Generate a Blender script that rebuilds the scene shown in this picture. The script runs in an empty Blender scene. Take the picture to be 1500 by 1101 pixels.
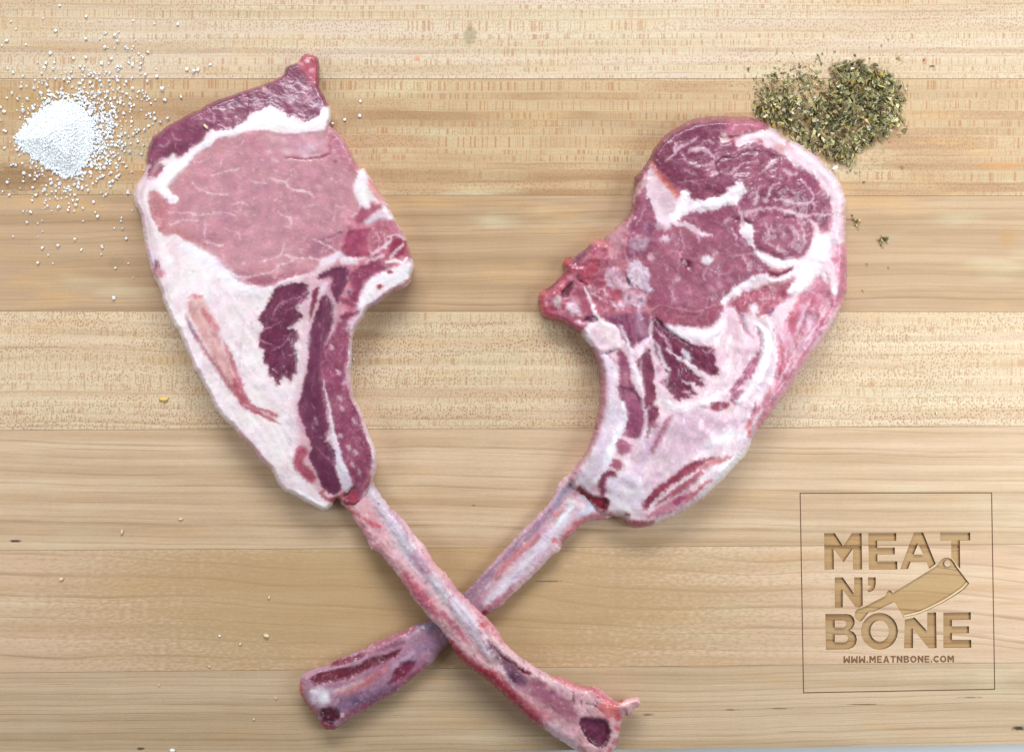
import bpy, math, random
import numpy as np
from mathutils import Vector
from mathutils.geometry import delaunay_2d_cdt

# ---------------------------------------------------------------- camera, light, exposure
U = 0.0004            # metres per plan unit on the board top
D = 1700.0            # camera height above the board, plan units
W0, H0 = 1500.0, 1101.0
SC = bpy.context.scene
COL = SC.collection

cam_data = bpy.data.cameras.new('camera')
cam = bpy.data.objects.new('camera', cam_data)
COL.objects.link(cam)
cam.location = (0, 0, D * U)
cam_data.sensor_width = 36
cam_data.lens = 36 * D / W0
cam_data.clip_start = 0.01
cam_data.clip_end = 50
SC.camera = cam

world = bpy.data.worlds.new('World')
SC.world = world
world.use_nodes = True
wb = world.node_tree.nodes['Background']
wb.inputs['Color'].default_value = (0.90, 0.96, 1.0, 1)
wb.inputs['Strength'].default_value = 0.17

def area(name, loc, target, size, power, color, size_y=None, spread=180):
    ld = bpy.data.lights.new(name, 'AREA')
    ld.energy = power
    ld.color = color
    ld.shape = 'RECTANGLE'
    ld.size = size
    ld.size_y = size_y or size
    ld.spread = math.radians(spread)
    o = bpy.data.objects.new(name, ld)
    COL.objects.link(o)
    o.location = loc
    d = Vector(target) - Vector(loc)
    o.rotation_euler = d.to_track_quat('-Z', 'Y').to_euler()
    return o
CW = (0.90, 0.96, 1.0)
area('window_light', (0.62, -0.02, 0.52), (0.36, -0.01, 0), 0.35, 1.75, (0.85, 0.945, 1.0), 0.45, 105)
area('back_fill_light', (0.02, 1.0, 0.72), (0.02, 0.17, 0), 1.2, 4.3, CW, 0.3, 75)  # added rear lamp, narrow spread: lights the top, leaves the bottom centre dim
area('side_light', (-0.66, 0.0, 0.50), (-0.40, 0.0, 0), 0.30, 0.75, CW, 0.40, 95)

SC.view_settings.view_transform = 'Standard'
SC.view_settings.look = 'None'
SC.view_settings.exposure = 0.07
SC.view_settings.gamma = 1.0
SC.cycles.max_bounces = 6

# ---------------------------------------------------------------- helpers
def P(px, py, z=0.0):
    k = (D - z) / D
    return ((px - W0 / 2) * k * U, -(py - H0 / 2) * k * U, z * U)

def lin(c):
    c = np.asarray(c, dtype=float) / 255.0
    return np.where(c <= 0.04045, c / 12.92, ((c + 0.055) / 1.055) ** 2.4)

def tag(o, label=None, cat=None, group=None, kind=None):
    if label: o['label'] = label
    if cat: o['category'] = cat
    if group: o['group'] = group
    if kind: o['kind'] = kind
    return o

def empty(name, loc=(0, 0, 0)):
    o = bpy.data.objects.new(name, None)
    o.empty_display_size = 0.02
    o.location = loc
    COL.objects.link(o)
    return o

def mesh_obj(name, verts, faces, mat, parent=None, smooth=False):
    me = bpy.data.meshes.new(name)
    me.from_pydata([tuple(v) for v in verts], [], faces)
    me.update()
    if smooth:
        me.polygons.foreach_set('use_smooth', [True] * len(me.polygons))
    if mat: me.materials.append(mat)
    o = bpy.data.objects.new(name, me)
    COL.objects.link(o)
    if parent: o.parent = parent
    return o

# lattice noise ---------------------------------------------------
def _hash(ix, iy, seed):
    h = (ix.astype(np.int64) * 374761393 + iy.astype(np.int64) * 668265263 + seed * 1274126177) & 0xffffffff
    h = ((h ^ (h >> 13)) * 1274126177) & 0xffffffff
    h = (h ^ (h >> 16)) & 0xffffffff
    return h
def gnoise(x, y, seed=0):
    """gradient noise about -1..1"""
    xi = np.floor(x); yi = np.floor(y)
    fx = x - xi; fy = y - yi
    xi = xi.astype(np.int64); yi = yi.astype(np.int64)
    u = fx * fx * fx * (fx * (fx * 6 - 15) + 10)
    v = fy * fy * fy * (fy * (fy * 6 - 15) + 10)
    def g(ax, ay, dx, dy):
        a = _hash(ax, ay, seed) * (2 * math.pi / 4294967296.0)
        return np.cos(a) * dx + np.sin(a) * dy
    n00 = g(xi, yi, fx, fy); n10 = g(xi + 1, yi, fx - 1, fy)
    n01 = g(xi, yi + 1, fx, fy - 1); n11 = g(xi + 1, yi + 1, fx - 1, fy - 1)
    return 1.5 * ((n00 * (1 - u) + n10 * u) * (1 - v) + (n01 * (1 - u) + n11 * u) * v)
def fbm(x, y, scale, octv=3, seed=0, ang=0.0, stretch=1.0):
    c, s = math.cos(ang), math.sin(ang)
    xr = (x * c + y * s) / (scale * stretch); yr = (-x * s + y * c) / scale
    r = 0; a = 1.0; t = 0
    for i in range(octv):
        r = r + a * gnoise(xr, yr, seed + i * 17); t += a
        a *= 0.5; xr = xr * 2.03 + 5.2; yr = yr * 2.03 + 1.7
    return r / t * 1.3
def sstep(a, b, x):
    t = np.clip((x - a) / (b - a), 0, 1)
    return t * t * (3 - 2 * t)

def smooth_pts(pts, closed=True, sub=2):
    """Catmull-Rom through the points (last axis may carry a width)"""
    p = np.array(pts, dtype=float)
    n = len(p); out = []
    rng = range(n) if closed else range(n - 1)
    for i in rng:
        if closed:
            a, b, c, d = p[(i - 1) % n], p[i], p[(i + 1) % n], p[(i + 2) % n]
        else:
            a, b, c, d = p[max(i - 1, 0)], p[i], p[i + 1], p[min(i + 2, n - 1)]
        for k in range(sub):
            t = k / sub
            out.append(0.5 * ((2 * b) + (c - a) * t + (2 * a - 5 * b + 4 * c - d) * t * t + (-a + 3 * b - 3 * c + d) * t ** 3))
    if not closed: out.append(p[-1])
    return np.array(out)

def sdf_poly(x, y, pts):
    """signed distance, negative inside"""
    d2 = np.full(x.shape, 1e18); inside = np.zeros(x.shape, bool)
    n = len(pts)
    for i in range(n):
        ax, ay = pts[i]; bx, by = pts[(i + 1) % n]
        ex, ey = bx - ax, by - ay
        L = ex * ex + ey * ey
        if L < 1e-9: continue
        wx, wy = x - ax, y - ay
        t = np.clip((wx * ex + wy * ey) / L, 0, 1)
        dx = wx - ex * t; dy = wy - ey * t
        np.minimum(d2, dx * dx + dy * dy, out=d2)
        if ay != by:
            c = (ay > y) != (by > y)
            inside ^= c & (x < (bx - ax) * (y - ay) / (by - ay) + ax)
    d = np.sqrt(d2)
    return np.where(inside, -d, d)

def sdf_stroke(x, y, pts):
    """pts (x, y, width): distance minus half width"""
    best = np.full(x.shape, 1e9)
    for i in range(len(pts) - 1):
        ax, ay, aw = pts[i]; bx, by, bw = pts[i + 1]
        ex, ey = bx - ax, by - ay
        L = ex * ex + ey * ey + 1e-9
        wx, wy = x - ax, y - ay
        t = np.clip((wx * ex + wy * ey) / L, 0, 1)
        dd = np.hypot(wx - ex * t, wy - ey * t) - (aw + (bw - aw) * t) / 2
        np.minimum(best, dd, out=best)
    return best

class Canvas:
    """A slab of meat or bone laid out on a fine plan grid: tissue colour, relief and which part each spot belongs to."""
    def __init__(s, outline, pad=3, step=1.0, seed=1, sub=2, rough_edge=0.7):
        o = smooth_pts(outline, True, sub)
        s.seed = seed
        x0, y0 = o.min(0) - pad; x1, y1 = o.max(0) + pad
        s.x0, s.y0, s.step = math.floor(x0), math.floor(y0), step
        xs = np.arange(s.x0, math.ceil(x1) + step, step); ys = np.arange(s.y0, math.ceil(y1) + step, step)
        s.X, s.Y = np.meshgrid(xs, ys)
        wx = rough_edge * (fbm(s.X, s.Y, 6, 2, seed + 90) + 1.2 * fbm(s.X, s.Y, 19, 2, seed + 92)); wy = rough_edge * (fbm(s.X, s.Y, 6, 2, seed + 91) + 1.2 * fbm(s.X, s.Y, 19, 2, seed + 93))
        s.S = sdf_poly(s.X + wx, s.Y + wy, o)
        s.C = np.zeros(s.X.shape + (3,)); s.Z = np.zeros(s.X.shape)
        s.L = np.zeros(s.X.shape, int); s.names = []; s.M = {}
        s.G = np.ones(s.X.shape)
    def base(s, col, part):
        s.C[:] = lin(col); s.names.append(part)
    def _sub(s, pts, m):
        a = np.array(pts)[:, :2]
        i0 = max(int((a[:, 1].min() - m - s.y0) / s.step), 0); i1 = int((a[:, 1].max() + m - s.y0) / s.step) + 2
        j0 = max(int((a[:, 0].min() - m - s.x0) / s.step), 0); j1 = int((a[:, 0].max() + m - s.x0) / s.step) + 2
        return (slice(i0, i1), slice(j0, j1))
    def _apply(s, sl, d, col, soft, a, dz, dzs, part, rag, clip, gloss=None):
        m = sstep(soft, -soft, d) * a
        X, Y = s.X[sl], s.Y[sl]
        if rag: m = m * np.clip(1 - rag * (0.5 + fbm(X, Y, 5, 3, s.seed + 77)), 0, 1)
        if clip is not None: m = m * s.M[clip][sl]
        if col is not None:
            s.C[sl] = s.C[sl] * (1 - m[..., None]) + lin(col) * m[..., None]
        if dz:
            z = sstep(dzs * 0.5, -dzs, d) * dz * (.6 if dz > 0 else 1.0)
            if clip is not None: z = z * s.M[clip][sl]
            s.Z[sl] += z
        if gloss is not None: s.G[sl] = s.G[sl] * (1 - m) + gloss * m
        if part is not None:
            if part not in s.names or True:
                s.names.append(part)
            s.L[sl][(d < 0)] = len(s.names) - 1
        return m
    def poly(s, pts, col, soft=1.6, warp=1.6, ws=6, a=1.0, dz=0, dzs=5, part=None, rag=0, save=None, clip=None, sub=2, sharp=False):
        o = np.array(pts, float) if sharp else smooth_pts(pts, True, sub)
        sl = s._sub(o, soft + warp * 1.5 + (dzs if dz else 0) + 2)
        X, Y = s.X[sl], s.Y[sl]
        if X.size == 0: return
        s.seed += 3
        wx = warp * fbm(X, Y, ws, 3, s.seed); wy = warp * fbm(X, Y, ws, 3, s.seed + 1)
        d = sdf_poly(X + wx, Y + wy, o)
        if save and col is not None and sum(col) < 400 and clip is None:      # lean fades into fat through pink
            s._apply(sl, d - 1.5, (206, 134, 158), 4.5, .6 * a, 0, 1, None, .5, clip)
        m = s._apply(sl, d, col, soft, a, dz, dzs, part, rag, clip)
        if save:
            M = np.zeros(s.X.shape); M[sl] = m; s.M[save] = M
    def stroke(s, pts, w, col, soft=1.2, warp=1.0, ws=6, a=1.0, dz=0, dzs=3, part=None, rag=0, clip=None, sub=3):
        """w: one width or (start, end) or per point"""
        n = len(pts)
        if np.isscalar(w): ww = [w] * n
        elif len(w) == n: ww = w
        else: ww = [w[0] + (w[-1] - w[0]) * i / (n - 1) for i in range(n)]
        p = smooth_pts([(q[0], q[1], k) for q, k in zip(pts, ww)], False, sub)
        sl = s._sub(p, max(ww) + soft + warp * 1.5 + (dzs if dz else 0) + 2)
        X, Y = s.X[sl], s.Y[sl]
        if X.size == 0: return
        s.seed += 3
        wx = warp * fbm(X, Y, ws, 3, s.seed); wy = warp * fbm(X, Y, ws, 3, s.seed + 1)
        if max(ww) < 8:        # thin threads of fat: uneven in width and fading in and out
            wx += 1.1 * fbm(X, Y, 3.2, 2, s.seed + 5); wy += 1.1 * fbm(X, Y, 3.2, 2, s.seed + 6)
        d = sdf_stroke(X + wx, Y + wy, p)
        if max(ww) < 3.4: a = a * np.clip(.8 + .7 * fbm(X, Y, 7, 2, s.seed + 7), .25, 1.15)
        s._apply(sl, d, col, soft, a, dz, dzs, part, rag, clip)
    def blob(s, x, y, rx, ry, col, soft=2, ang=0, **k):
        c, q = math.cos(ang), math.sin(ang)
        pts = [(x + rx * math.cos(t) * c - ry * math.sin(t) * q, y + rx * math.cos(t) * q + ry * math.sin(t) * c) for t in np.linspace(0, 2 * math.pi, 9)[:-1]]
        r = max(rx, ry); k.setdefault('warp', .42 * r); k['warp'] = max(k['warp'], .42 * r); k.setdefault('ws', max(.8 * r, 2.5))
        s.poly(pts, col, soft=soft, **k)
    def veins(s, clip, col, scale=16, width=0.10, amount=0.6, ang=0, stretch=1.0, seed=0, dens=0.0, wob=3.0, dz=0):
        """branching threads of fat through a muscle: ridges of warped noise"""
        X = s.X + wob * fbm(s.X, s.Y, scale * .5, 2, seed + 5); Y = s.Y + wob * fbm(s.X, s.Y, scale * .5, 2, seed + 6)
        n = fbm(X, Y, scale, 2, seed, ang, stretch)
        gate = sstep(dens - .25, dens + .3, fbm(s.X, s.Y, scale * 1.7, 2, seed + 9, ang, stretch))
        m = sstep(width, 0, np.abs(n)) * gate * amount * (s.M[clip] if clip else 1)
        s.C = s.C * (1 - m[..., None]) + lin(col) * m[..., None]
        if dz: s.Z += dz * m
    def specks(s, clip, col, scale=5, thr=0.45, amount=0.6, ang=0, stretch=2.0, seed=0):
        n = fbm(s.X, s.Y, scale, 2, seed, ang, stretch)
        m = sstep(thr, thr + .25, n) * amount * (s.M[clip] if clip else 1)
        s.C = s.C * (1 - m[..., None]) + lin(col) * m[..., None]
    def tint(s, clip, cola, colb, scale=40, amount=0.5, seed=0, ang=0, stretch=1.0):
        n = fbm(s.X, s.Y, scale, 3, seed, ang, stretch)
        for c, m in ((cola, np.clip(n, 0, 1)), (colb, np.clip(-n, 0, 1))):
            if c is None: continue
            m = m * amount * (s.M[clip] if clip else 1)
            s.C = s.C * (1 - m[..., None]) + lin(c) * m[..., None]
    def fibres(s, clip, amp=0.4, scale=2.5, ang=0, stretch=6, seed=0, cvar=0.05):
        n = fbm(s.X, s.Y, scale, 2, seed, ang, stretch) * (s.M[clip] if clip else 1)
        s.Z += amp * n
        s.C = np.clip(s.C * (1 + cvar * n[..., None]), 0, 1)
    def organic(s, amp=1.5, bleed=.22):
        """fray every border between tissues and let their colours run into each other a little"""
        h, w = s.S.shape
        jj = np.arange(w)[None, :] + amp * (fbm(s.X, s.Y, 9, 2, s.seed + 201) + .8 * fbm(s.X, s.Y, 3.5, 2, s.seed + 202))
        ii = np.arange(h)[:, None] + amp * (fbm(s.X, s.Y, 9, 2, s.seed + 203) + .8 * fbm(s.X, s.Y, 3.5, 2, s.seed + 204))
        jj = np.clip(jj, 0, w - 1.001); ii = np.clip(ii, 0, h - 1.001)
        j0 = jj.astype(int); i0 = ii.astype(int); fj = (jj - j0)[..., None]; fi = (ii - i0)[..., None]
        C = s.C
        s.C = (C[i0, j0] * (1 - fj) + C[i0, j0 + 1] * fj) * (1 - fi) + (C[i0 + 1, j0] * (1 - fj) + C[i0 + 1, j0 + 1] * fj) * fi
        s.L = s.L[np.round(ii).astype(int), np.round(jj).astype(int)]
        def blur(A, r):
            for ax in (0, 1):
                for _ in range(2):
                    c = np.cumsum(np.concatenate([np.repeat(np.take(A, [0], ax), r + 1, ax), A, np.repeat(np.take(A, [-1], ax), r, ax)], ax), ax)
                    n = A.shape[ax]
                    A = (np.take(c, np.arange(2 * r + 1, 2 * r + 1 + n), ax) - np.take(c, np.arange(0, n), ax)) / (2 * r + 1)
            return A
        B = blur(s.C, 2)
        mixn = np.clip(bleed + .35 * fbm(s.X, s.Y, 16, 2, s.seed + 205), 0, .9)[..., None]
        s.C = s.C * (1 - mixn) + B * mixn
        # tissue is never one even colour
        n1 = fbm(s.X, s.Y, 12, 4, s.seed + 206)[..., None]; n2 = fbm(s.X, s.Y, 3, 2, s.seed + 207)[..., None]; n3 = fbm(s.X, s.Y, 30, 2, s.seed + 208)[..., None]
        sat = 1 - np.min(s.C, -1, keepdims=True)
        k = 1 + (n1 * .13 + n2 * .04) * np.clip(sat * 1.3, .15, 1)
        s.C = np.clip(s.C * k * (1 + n3 * np.array([.02, -.03, .05])), 0, .95)
        # lean is a greyer, browner red than pure magenta
        lean = np.clip((s.C[..., 0] - s.C[..., 1]) * 2.2, 0, 1)[..., None]
        s.C = s.C * (1 - lean * np.array([.09, .33, .39])) * (1 + lean * .22 * fbm(s.X, s.Y, 20, 3, s.seed + 211)[..., None])
        lum = s.C.mean(-1, keepdims=True)
        s.C = s.C * (.66 + .27 * np.clip(lum / .7, 0, 1))      # fresh pork reflects less than paper white
        s.Z = blur(s.Z, 1)
    def build(s, mat, root, zfun, closed_zfun=None, merge=None):
        """zfun(X, Y, depth inside edge) -> height; closed_zfun gives an underside"""
        S = s.S
        gy, gx = np.gradient(S, s.step)
        g = np.hypot(gx, gy) + 1e-6
        X = s.X.copy(); Y = s.Y.copy()
        out = S > -.35
        X[out] -= (S * gx / g)[out]; Y[out] -= (S * gy / g)[out]
        dep = np.where(out, 0, -S)
        edge = sstep(0, 9, dep)
        zt = zfun(s.X, s.Y, dep) + s.Z * edge
        h, w = S.shape
        idx = np.arange(h * w).reshape(h, w)
        ins = S < 0
        cell = ins[:-1, :-1] | ins[1:, :-1] | ins[:-1, 1:] | ins[1:, 1:]
        q = np.stack([idx[:-1, :-1], idx[1:, :-1], idx[1:, 1:], idx[:-1, 1:]], -1)[cell]
        lab = s.L[:-1, :-1][cell]
        def world_pts(z):
            k = (D - z) / D
            return np.stack([(X - W0 / 2) * k * U, -(Y - H0 / 2) * k * U, z * U], -1).reshape(-1, 3)
        V = world_pts(zt); C = s.C.reshape(-1, 3)
        def normals(V, F):
            n = np.cross(V[F[:, 2]] - V[F[:, 0]], V[F[:, 3]] - V[F[:, 1]])
            N = np.zeros_like(V)
            for k in range(4): np.add.at(N, F[:, k], n)
            for q0 in range(0, len(V), h * w):      # even out the facets of the cut border
                G = N[q0:q0 + h * w].reshape(h, w, 3).copy()
                for ax in (0, 1):
                    G = (np.roll(G, 1, ax) + np.roll(G, -1, ax) + 2 * G) / 4
                N[q0:q0 + h * w] = G.reshape(-1, 3)
            return N / (np.linalg.norm(N, axis=1, keepdims=True) + 1e-20)
        if closed_zfun is not None:
            zb = closed_zfun(s.X, s.Y, dep)
            zb = np.where(out, zt, zb)
            VB = world_pts(zb)
            V = np.concatenate([V, VB]); C = np.concatenate([C, C])
            q = np.concatenate([q, q[:, ::-1] + h * w]); lab = np.concatenate([lab, lab])
        N = normals(V, q)
        if closed_zfun is not None:      # share normals along the seam
            n = h * w
            e = out.reshape(-1)
            a = N[:n][e] + N[n:][e]; a /= np.linalg.norm(a, axis=1, keepdims=True) + 1e-20
            N[:n][e] = a; N[n:][e] = a
        names = s.names
        groups = {}
        for i, nm in enumerate(names):
            groups.setdefault(i, nm)
        objs = []
        loc = np.array(root.location)
        for i, nm in groups.items():
            F = q[lab == i]
            if len(F) < 12: continue
            used, inv = np.unique(F, return_inverse=True)
            F = inv.reshape(-1, 4)
            me = bpy.data.meshes.new(nm)
            me.vertices.add(len(used)); me.vertices.foreach_set('co', (V[used] - loc).ravel())
            me.loops.add(F.size); me.loops.foreach_set('vertex_index', F.ravel().astype(np.int32))
            me.polygons.add(len(F)); me.polygons.foreach_set('loop_start', np.arange(0, F.size, 4, dtype=np.int32))
            me.polygons.foreach_set('use_smooth', np.ones(len(F), bool))
            me.update(calc_edges=True)
            at = me.color_attributes.new('Col', 'FLOAT_COLOR', 'POINT')
            at.data.foreach_set('color', np.concatenate([C[used], np.ones((len(used), 1))], 1).ravel())
            me.normals_split_custom_set_from_vertices(N[used])
            me.materials.append(mat)
            o = bpy.data.objects.new(nm, me); COL.objects.link(o); o.parent = root
            objs.append(o)
        return objs

def dome(H, R, p=2.2):
    def f(dep):
        t = np.clip(dep / R, 0, 1)
        return H * (1 - (1 - t) ** p) ** (1 / p)
    return f

# ---------------------------------------------------------------- material helpers
class NT:
    def __init__(s, name):
        s.mat = bpy.data.materials.new(name); s.mat.use_nodes = True
        s.nt = s.mat.node_tree; s.bsdf = s.nt.nodes['Principled BSDF']
    def new(s, t, **k):
        n = s.nt.nodes.new(t)
        for a, b in k.items(): setattr(n, a, b)
        return n
    def put(s, sock, v):
        if isinstance(v, bpy.types.NodeSocket): s.nt.links.new(v, sock)
        elif isinstance(v, (tuple, list)) and len(v) == 3 and sock.type == 'RGBA': sock.default_value = (*v, 1)
        else: sock.default_value = v
    def m(s, op, a, b=0.0, c=0.0, clamp=False):
        n = s.new('ShaderNodeMath', operation=op, use_clamp=clamp)
        s.put(n.inputs[0], a); s.put(n.inputs[1], b); s.put(n.inputs[2], c)
        return n.outputs[0]
    def ss(s, a, b, x):
        n = s.new('ShaderNodeMapRange', interpolation_type='SMOOTHSTEP')
        s.put(n.inputs['Value'], x); n.inputs['From Min'].default_value = a; n.inputs['From Max'].default_value = b
        return n.outputs[0]
    def xyz(s, x, y, z=0.0):
        n = s.new('ShaderNodeCombineXYZ'); s.put(n.inputs[0], x); s.put(n.inputs[1], y); s.put(n.inputs[2], z)
        return n.outputs[0]
    def noise(s, vec, scale=1.0, det=2.0, rough=0.5, dist=0.0):
        n = s.new('ShaderNodeTexNoise'); s.put(n.inputs['Vector'], vec)
        n.inputs['Scale'].default_value = scale; n.inputs['Detail'].default_value = det
        n.inputs['Roughness'].default_value = rough; n.inputs['Distortion'].default_value = dist
        return n.outputs[0]
    def white(s, v):
        n = s.new('ShaderNodeTexWhiteNoise', noise_dimensions='1D'); s.put(n.inputs['W'], v)
        return n.outputs[0]
    def mix(s, f, a, b):
        n = s.new('ShaderNodeMix', data_type='RGBA'); s.put(n.inputs[0], f); s.put(n.inputs[6], a); s.put(n.inputs[7], b)
        return n.outputs[2]
    def mul(s, a, f):
        n = s.new('ShaderNodeVectorMath', operation='SCALE'); s.put(n.inputs[0], a); s.put(n.inputs[3], f)
        return n.outputs[0]
    def bump(s, h, strength=0.3, dist=0.0004):
        n = s.new('ShaderNodeBump'); s.put(n.inputs['Height'], h)
        n.inputs['Strength'].default_value = strength; n.inputs['Distance'].default_value = dist
        s.nt.links.new(n.outputs[0], s.bsdf.inputs['Normal'])
    def obj(s):
        return s.new('ShaderNodeTexCoord').outputs['Object']
    def sep(s, v):
        n = s.new('ShaderNodeSeparateXYZ'); s.put(n.inputs[0], v); return n.outputs

def meat_material(name, rough=0.42, coat=0.32, fine=0.03, bump=0.26, sss=0.0):
    t = NT(name)
    c = t.new('ShaderNodeAttribute', attribute_name='Col').outputs['Color']
    v = t.obj()
    n1 = t.noise(v, 900, 3, .6); n2 = t.noise(v, 2400, 2, .6)
    f = t.m('ADD', 1.0 - fine, t.m('MULTIPLY', n1, 2 * fine))
    f = t.m('MULTIPLY', f, t.m('ADD', 0.96, t.m('MULTIPLY', n2, 0.08)))
    t.put(t.bsdf.inputs['Base Color'], t.mul(c, f))
    r = t.m('ADD', rough - .12, t.m('MULTIPLY', n1, 0.24))
    t.put(t.bsdf.inputs['Roughness'], r)
    t.bsdf.inputs['Coat Weight'].default_value = coat
    t.bsdf.inputs['Subsurface Weight'].default_value = .30
    t.bsdf.inputs['Subsurface Radius'].default_value = (1.0, .35, .25)
    t.bsdf.inputs['Subsurface Scale'].default_value = .0012
    t.bsdf.inputs['Coat Roughness'].default_value = 0.13
    t.bsdf.inputs['Specular IOR Level'].default_value = 0.35
    # moist skin: soft ripples about 3 mm long break the gloss into small glints
    n3 = t.noise(v, 230, 2, .5, .8)
    h = t.m('ADD', t.m('MULTIPLY', n3, 1.0), t.m('ADD', t.m('MULTIPLY', n1, 0.025), t.m('MULTIPLY', n2, 0.004)))
    nb = t.new('ShaderNodeBump'); t.put(nb.inputs['Height'], h)
    nb.inputs['Strength'].default_value = bump; nb.inputs['Distance'].default_value = 0.0016
    t.nt.links.new(nb.outputs[0], t.bsdf.inputs['Normal']); t.nt.links.new(nb.outputs[0], t.bsdf.inputs['Coat Normal'])
    return t.mat
MEAT = meat_material('raw_pork')
BONE = meat_material('raw_bone', rough=0.40, coat=0.36, fine=0.03, bump=0.28)
# ---------------------------------------------------------------- left pork chop
FAT = (238, 225, 228); WHITE = (246, 238, 241)
def left_chop():
    root = empty('pork_chop', P(400, 440, 0))
    tag(root, 'left pork chop with pale pink eye and thick white fat, its bone on top', 'pork chop', 'raw long bone pork chops')
    out = [(448,79),(460,82),(467,88),(468,111),(467,127),(475,141),(481,154),(485,160),(485.6,176),(482,183),(489,188.5),(498.5,198),(507,209),(512,220),
      (517,230),(526,246),(533,246),(541,257),(552,274),(561.5,288.5),(570,303),(579,321),(591,341),(597,357),(602,373.5),(607,388),(603,403),(603,412.5),
      (592,422),(577.6,427),(566,435),(555,443.6),(540,452),(532,465),(522,479.5),(517,497.5),(516,517),(515.5,533.5),(514,550),(518,580),(526,593),(533,613),
      (543,640.5),(551,662),(552.5,676.5),(550,694),(544,709),(543,716),(533,733),(523,742),(512,741),(503.5,740),(495,731),(489,735),(487,740),(479,748),(469,747),(454,738.6),
      (438,730),(425,722),(418.5,720.6),(409,711),(397,688),(386,678),(369,657),(353,640.5),(340,624),(325,611),(314.5,596),(306,577),(297,562),(290,547),
      (284.5,541),(280,528),(272,511),(261,484),(255,477),(247,459),(240,445),(235,426),(227,409),(221,396),(217,380),(213,365),(211,350),(206,316),(199.5,303),
      (196,290),(200,271),(208,259),(215,243),(214.5,233),(217,217),(223,201),(232,195),(242,186),(258,178),(277,167),(293.5,160),(306,152),(319,146),(337,141),
      (353.5,135),(371,128.6),(386,124.5),(393.6,122),(407,113.6),(415,109.5),(417,103),(421,97),(432,93),(438.6,89),(443,82)]
    c = Canvas(out, seed=11)
    c.base(FAT, 'fat')
    c.tint(None, (243,236,240), (232,210,214), 45, .55, 3)
    c.tint(None, None, (232,205,212), 18, .3, 4, 1.1, 2.5)
    # thin translucent rim of fat down the left edge
    c.stroke([(222,238),(208,262),(203,290),(211,322),(219,350),(224,378),(234,408),(248,440)], [10,16,15,17,20,20,16,10], (222,200,206), soft=5, a=.75)
    c.stroke([(214,262),(207,290),(216,325),(222,360)], [3,4,4,3], (205,178,190), soft=3, a=.5)
    c.stroke([(243,350),(250,372),(262,388),(258,402)], [6,9,7,5], (232,214,212), soft=6, a=.7)
    c.blob(249,379,5,6, WHITE, soft=4, a=.8)
    # cap muscle
    cap = [(448,77),(462,80),(470,88),(471,111),(469,127),(477,141),(483,153),(474,157),(468,163),(466,171),(456,175),(447,179),(434.5,173.5),(430,169.5),(422,171),
       (414,162.6),(407,160),(399,155),(393,153.5),(388,158.5),(380,162.6),(366,167),(360,176),(342.6,187),(334,190),(317,192),(304.5,192.6),(299,201),(297.6,207.6),
       (285,213),(277,218.5),(274.5,222),(266,229),(259.5,230),(255,223.6),(247,230),(238,234.5),(232,239),(240,243),(236,252),(228,260),(219,262),(217,250),(222,240),(214,243),(210,232),(214,215),(221,199),
       (232,191),(256,175),(292,157),(318,143),(352,132),(386,121),(404,111),(413,107),(417,98),(432,90),(440,80)]
    c.poly(cap, (146,74,106), soft=1.8, warp=2.2, part='cap_muscle', save='cap', dz=-1.5, dzs=3)
    c.tint('cap', (122,52,88), (172,98,128), 26, .75, 21)
    c.veins('cap', (205,150,175), 17, .07, .75, .4, 1.6, 31, .0, 5)
    c.veins('cap', (190,125,155), 8, .10, .4, .6, 1.5, 33, .1, 3)
    c.fibres('cap', .35, 2.8, .5, 4, 35, .16)
    c.stroke([(236,236),(226,250),(222,262)], 8, (226,190,200), soft=4, a=.6, clip='cap')
    c.stroke([(226,258),(236,248)], 4, (205,110,130), soft=3, a=.7)
    for p, w in (([(385,129),(396,136),(409,143),(423,150),(433,160)],3), ([(418,132),(424,142)],2), ([(443,132),(450,139),(455,146),(463,141)],3),
                 ([(466,137),(466,150),(458,158),(448,161)],2.2), ([(430,158),(442,163),(446,174)],2), ([(292,170),(298,174),(310,177),(322,178),(330,184)],2.2),
                 ([(305,158),(313,167),(314,177)],2), ([(322,158),(331,167),(337,162)],2.2), ([(330,167),(331,178)],1.6), ([(252,195),(256,203),(264,205)],2),
                 ([(232,213),(242,214),(248,207)],2.2), ([(354,136),(362,148)],1.6), ([(436,124),(450,127),(460,120)],1.6), ([(416,116),(428,120)],1.8)):
        c.stroke(p, w, (222,180,200), soft=1.3, warp=1.2, a=.75)
    c.poly([(447,79),(461,82),(466,88),(467,110),(461,126),(452,116),(440,100),(438,90)], (205,105,128), soft=6, a=.75)
    c.blob(451,89,4,4,(240,205,215), soft=2.5); c.blob(456,103,4,3.5,(230,175,195), soft=2.5); c.blob(440,94,5,2.5,(225,165,185), soft=2, ang=.4)
    c.blob(386,129,2.5,2.5,(232,185,200), soft=1.5)
    for x, y in ((393,149),(402,157)): c.stroke([(x-5,y-2),(x+4,y+1)], 2.5, (96,28,64), a=.8)
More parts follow.
